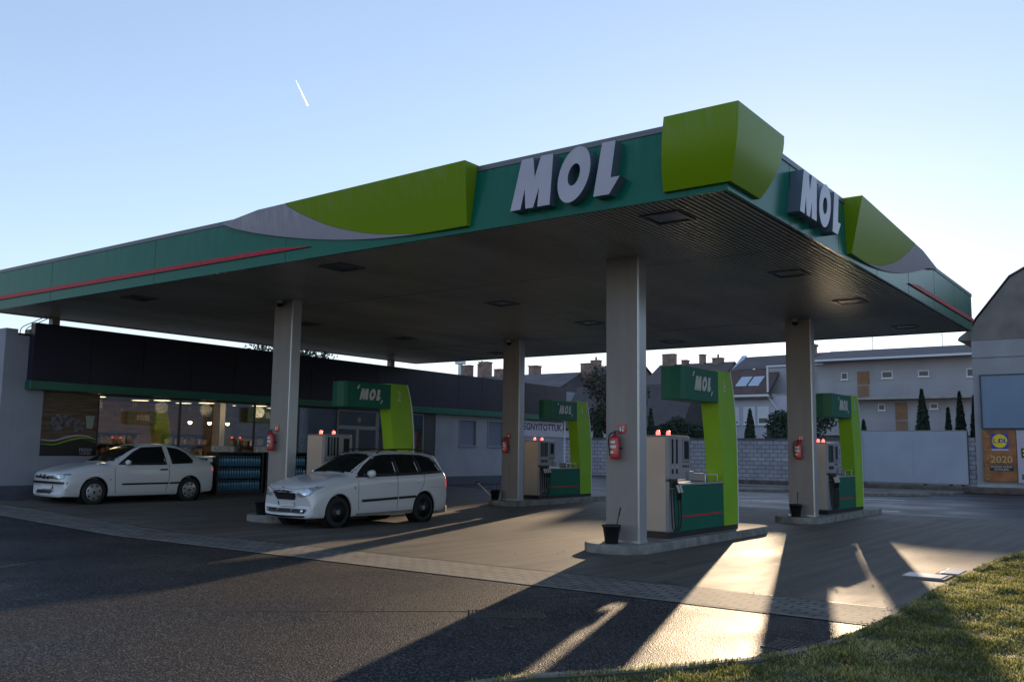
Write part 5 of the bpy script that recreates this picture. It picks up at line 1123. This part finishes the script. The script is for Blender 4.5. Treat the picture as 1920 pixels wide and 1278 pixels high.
for (a, b, z0, z1) in ((-21.70, -20.75, 6.21, 8.36), (-18.85, -17.95, 3.39, 5.78)):
    MB().box(a, b, -.05, -.005, z0, z1).obj('door', 'door_wood', bl)
sun_block_stack = MB(); sun_block_stack.box(-27.7, -26.4, 3.6, 4.6, 8.0, 11.1); sun_block_stack.box(-27.8, -26.3, 3.5, 4.7, 11.11, 11.3); sun_block_stack.obj('chimney', 'chimney', bl)  # unseen stack behind the far right column, added to block sun on the forecourt
for (x_, y_, z_) in ((-16.0, 81, 10.5), (-21.5, 81, 10.55)):
    ae = thing('roof_aerial', (x_, y_, z_), 'thin television aerial on the roof ridge of the long two storey building, %s one' % ('right hand' if x_ > -18 else 'left hand'), 'aerial', 'aerials on the long roof')
    MB().cyl((0, 0, 0), (0, 0, 1.1), .03, n=6).obj('aerial_mast', 'rail', ae); MB().box(-.5, .5, -.015, .015, .95, .98).obj('cross_bar', 'rail', ae); MB().box(-.3, .3, -.015, .015, .75, .78).obj('cross_bar', 'rail', ae)
# roofs further left
def rowhouse(label, x0, x1, y, ze, zr, roofm, chims=(), depth=9, grp='roofs of houses behind the shop'):
    t = thing('row_house', (0, y, 0), label, 'house', grp)
    MB().box(x0, x1, .3, depth, 0, ze-.1).obj('wall', 'house_grey', t)
    r = MB().add([(x0-.2, 0, ze), (x1+.2, 0, ze), (x1+.2, depth/2, zr), (x0-.2, depth/2, zr), (x1+.2, depth+.3, ze), (x0-.2, depth+.3, ze)], [(0, 1, 2, 3), (3, 2, 4, 5)])
    r.add([(x0, .2, ze-.12), (x0, depth, ze-.12), (x0, depth/2, zr-.1)], [(0, 1, 2)]).add([(x1, .2, ze-.12), (x1, depth, ze-.12), (x1, depth/2, zr-.1)], [(0, 1, 2)])
    ro = r.obj('roof', roofm, t)
    for (a, b, z1, pot) in chims:
        c = MB(); c.box(a, b, depth/2-.35, depth/2+.35, zr-.7, z1-.08); c.box(a-.06, b+.06, depth/2-.41, depth/2+.41, z1-.079, z1)
        co = c.obj('chimney', 'chimney', ro)
        if pot: MB().cyl(((a+b)/2, depth/2, z1), ((a+b)/2, depth/2, z1+.35), .10, n=10).obj('chimney_pot', 'gable', co)
    return t
k = 79.5/75
rowhouse('distant long low roof with brick chimneys, seen right above the shop parapet', -66, -49.8, 75, 7.6, 9.62, 'tile_far', ((-65.2, -64.0, 10.95, 0), (-62.9, -62.2, 11.0, 1), (-60.6, -59.7, 10.35, 0)))
rowhouse('distant low roof with three square chimneys between the middle column and pump 4', -49.7, -46.9*k, 75.2, 7.6, 9.70, 'tile_far', ((-54.9+5.2, -48.6, 10.5, 0),))
rescale(rowhouse('distant higher roof with a broad chimney stack left of the nearest column', -49.5, -43.2, 76, 7.8, 10.2, 'tile_far', ((-49.0, -48.1, 10.85, 1),)), 1.07)
rescale(rowhouse('distant roof with chimneys seen over the header of pump 6', -40.6, -33.4, 75, 7.4, 9.95, 'tile_grey', ((-40.4, -39.2, 10.95, 0), (-38.4, -37.9, 10.3, 0), (-36.6, -36.2, 10.75, 0), (-35.3, -34.4, 10.35, 1))), 1.07)
near_roof = rowhouse('large near dark tiled roof seen between the nearest column and the header of pump 6', -33.5, -25.0, 51, 3.1, 6.0, 'tile_dark', (), 5); rescale(near_roof, 1.38)
t = rowhouse('brown roofed house with a pale slanting verge, beyond the far end of the shop', -47, -32.6, 53, 4.0, 7.05, 'tile_far', ((-44.9, -44.1, 8.5, 0), (-40.1, -39.4, 8.0, 0)), 8)
v_ = MB(); q0, q1 = (-32.55, -.25, 3.95), (-32.55, 4.0, 7.12)
v_.add([(-32.62, -.25, 4.0), (-32.25, -.25, 4.0), (-32.25, 4, 7.2), (-32.62, 4, 7.2), (-32.62, -.25, 3.8), (-32.25, -.25, 3.8), (-32.25, 4, 7.0), (-32.62, 4, 7.0)], [(0,1,2,3), (4,5,6,7), (0,1,5,4), (1,2,6,5), (2,3,7,6), (3,0,4,7)]); v_.obj('verge_flashing', 'zinc', t); rescale(t, 1.45)
rowhouse('long low out of frame house added right of the gabled building to block sky reflected in the shop glass', 4.2, 44, 50, 7.6, 10.4, 'tile_far', (), 9)  # out of view; added so the shop windows reflect less bright sky
vt = thing('vent_mast', (-66.0, 80, 0), 'slim metal mast with a wide flat top above the shop parapet', 'mast')
MB().cyl((0, 0, 0), (0, 0, 11.2), .28, n=12).obj('mast_pole', 'zinc', vt); MB().cyl((0, 0, 11.2), (0, 0, 11.5), .65, n=16).obj('mast_top', 'zinc', vt)

# ------------------------------------------------------------------ trees
def leafcloud(pts_fn, n, size, seed, flat=.5):
    rr = random.Random(seed); vs = []; fs = []
    for i in range(n):
        x, y, z = pts_fn(rr); a = Vector((rr.gauss(0, 1), rr.gauss(0, 1), rr.gauss(0, 1))).normalized(); b = a.orthogonal().normalized(); s = size*rr.uniform(.5, 1.3)
        o = len(vs); c = Vector((x, y, z)); vs += [c-a*s, c+b*s*flat, c+a*s, c-b*s*flat]; fs.append((o, o+1, o+2, o+3))
    return vs, fs
def conifer(x, y, z0, z1, w, label, seed, grp='conifers behind the wall', n=5200):
    t = thing('conifer_tree', (x, y, 0), label, 'tree', grp)
    MB().cyl((0, 0, 0), (0, 0, z1*.93), .09, .02, n=8).obj('trunk', 'bark', t)
    H = z1-z0
    def f(rr):
        while True:
            h = rr.random()**1.25; r = w*(1-h)**.75*(1 if h > .08 else .6+h*5)
            a = rr.uniform(0, 2*math.pi); rad = r*math.sqrt(rr.uniform(.35, 1))*(1+.16*math.sin(a*5+h*17+seed)+.10*math.sin(a*11-h*31))
            return rad*math.cos(a), rad*math.sin(a), z0+H*h
    vs, fs = leafcloud(f, n, .085, seed)
    MB().add(vs, fs).obj('crown', 'conifer', t)
    MB().lathe([(w*.55, z0), (w*.62, z0+H*.2), (w*.45, z0+H*.5), (w*.2, z0+H*.8), (.02, z0+H*.93)], n=14).obj('inner_crown', 'conifer', t)
conifer(-10.95, 50, .6, 4.98, .56, 'tallest dark conical conifer behind the blank billboard', 1)
conifer(-9.75, 50, .6, 4.02, .30, 'smallest dark conifer right of the tallest one, behind the billboard', 2)
conifer(-9.2, 50, .6, 4.82, .40, 'dark narrow conifer right of the smallest, behind the billboard end', 3)
conifer(-8.55, 50, .6, 4.6, .34, 'dark conifer half hidden beside the gabled building', 4)
conifer(-20.05, 50, .6, 4.12, .50, 'conical conifer before the shuttered white house', 5)
conifer(-26.3, 50, .6, 4.24, .42, 'narrow dark conifer right beside the nearest column', 6)
conifer(-13.85, 50, .6, 3.45, .35, 'low dark conifer just right of the far right pump', 8)
conifer(-30.0, 50, .6, 3.9, .55, 'dark broad conifer between pump 4 and the nearest column', 9)
def bush(x, y, z0, z1, w, label, seed, m='leaf', n=9000, size=.10, nm='tree', cat='tree', blobs=9, trunk=True):
    t = thing(nm, (x, y, 0), label, cat); rr0 = random.Random(seed*7); H = z1-z0
    bl_ = [(rr0.uniform(-.6, .6)*w, rr0.uniform(-.5, .5)*w, z0+H*rr0.uniform(.25, .85), rr0.uniform(.3, .5)*w) for _ in range(blobs)]
    if trunk:
        tk = MB(); tk.tube([(0, 0, 0), (.05, 0, z0*.6), (0, .05, z0+H*.4), (.05, 0, z0+H*.8)], [.16, .13, .09, .03], 8)
        for b_ in bl_: tk.tube([(0, 0, z0+H*.05), ((b_[0])*.5, b_[1]*.5, z0+(b_[2]-z0)*.6), (b_[0], b_[1], b_[2]), (b_[0]*1.25, b_[1]*1.2, b_[2]+b_[3]*.8)], [.06, .04, .025, .008], 5)
        tk.obj('trunk', 'bark', t)
    def f(rr):
        b_ = rr.choice(bl_); a = Vector((rr.gauss(0, 1), rr.gauss(0, 1), rr.gauss(0, 1))).normalized()*b_[3]*rr.uniform(.45, 1.15)
        return b_[0]+a.x, b_[1]+a.y, max(z0*.6, b_[2]+a.z*.9)
    vs, fs = leafcloud(f, n, size, seed); MB().add(vs, fs).obj('crown', m, t)
bush(-17.6, 50.6, 1.0, 4.9, 1.9, 'dark spreading fir left of the far right column, above the wall', 11, 'conifer')
bush(-29.9, 51.5, 2.2, 6.7, 2.6, 'bare dark tree with a few dry leaves behind the near end of the wall', 12, 'leaf', 11000, blobs=14)
bush(-24.3, 49.2, 1.6, 3.5, 1.3, 'dark clipped shrub behind the wall, below the dark tiled roof', 13, 'conifer', 6000, nm='shrub', cat='shrub', trunk=False)
bush(-22.9, 49.2, 1.6, 3.3, .9, 'smaller dark shrub behind the wall next to the header post of pump 6', 14, 'conifer', 4000, nm='shrub', cat='shrub', trunk=False)
bush(-36.5, 30.0, 3.5, 6.55, 2.6, 'leafy tree top showing just above the shop parapet', 15, 'conifer', 6000, .08)
sp_ = thing('roof_aerial', (-24.3, 22.0, 4.4), 'thin aerial with a cross bar on the shop roof', 'aerial'); MB().cyl((0, 0, 0), (0, 0, .75), .02, n=6).obj('aerial_mast', 'black', sp_); MB().box(-.01, .01, -.35, .02, .62, .65).obj('cross_bar', 'black', sp_)

# fold the standing post, small things by the back wall
for i, (x, y, lb) in enumerate(((-25.3, 39.2, 'small grey service box on the forecourt edge between pump 4 and the nearest column'),)):
    t = thing('air_station', (x, y, 0), lb, 'air station'); MB().box(-.45, .45, -.2, .2, .1, 1.0).obj('cabinet', 'zinc', t, bevel=.02); MB().box(-.6, .6, -.5, .4, 0, .1).obj('base', 'concrete', t)
    MB().tube(smooth([(.45, -.1, .8), (.62, -.15, .7), (.66, -.15, .35), (.55, -.2, .15)], 5), .03, 6).obj('hose', 'black', t)

# ------------------------------------------------------------------ contrail, far up
d1, d2 = Vector((-.7141, .5938, .3708)).normalized()*2500, Vector((-.7124, .6090, .3487)).normalized()*2500
mb = MB(); n_ = 14; pts = [d1.lerp(d2, i/n_) for i in range(n_+1)]
mb.tube(pts, [.25+1.6*(i/n_)**.8 for i in range(n_+1)], 8)
tag(mb.obj('contrail', 'contrail'), 'short thin white vapour trail in the upper left sky', 'contrail')
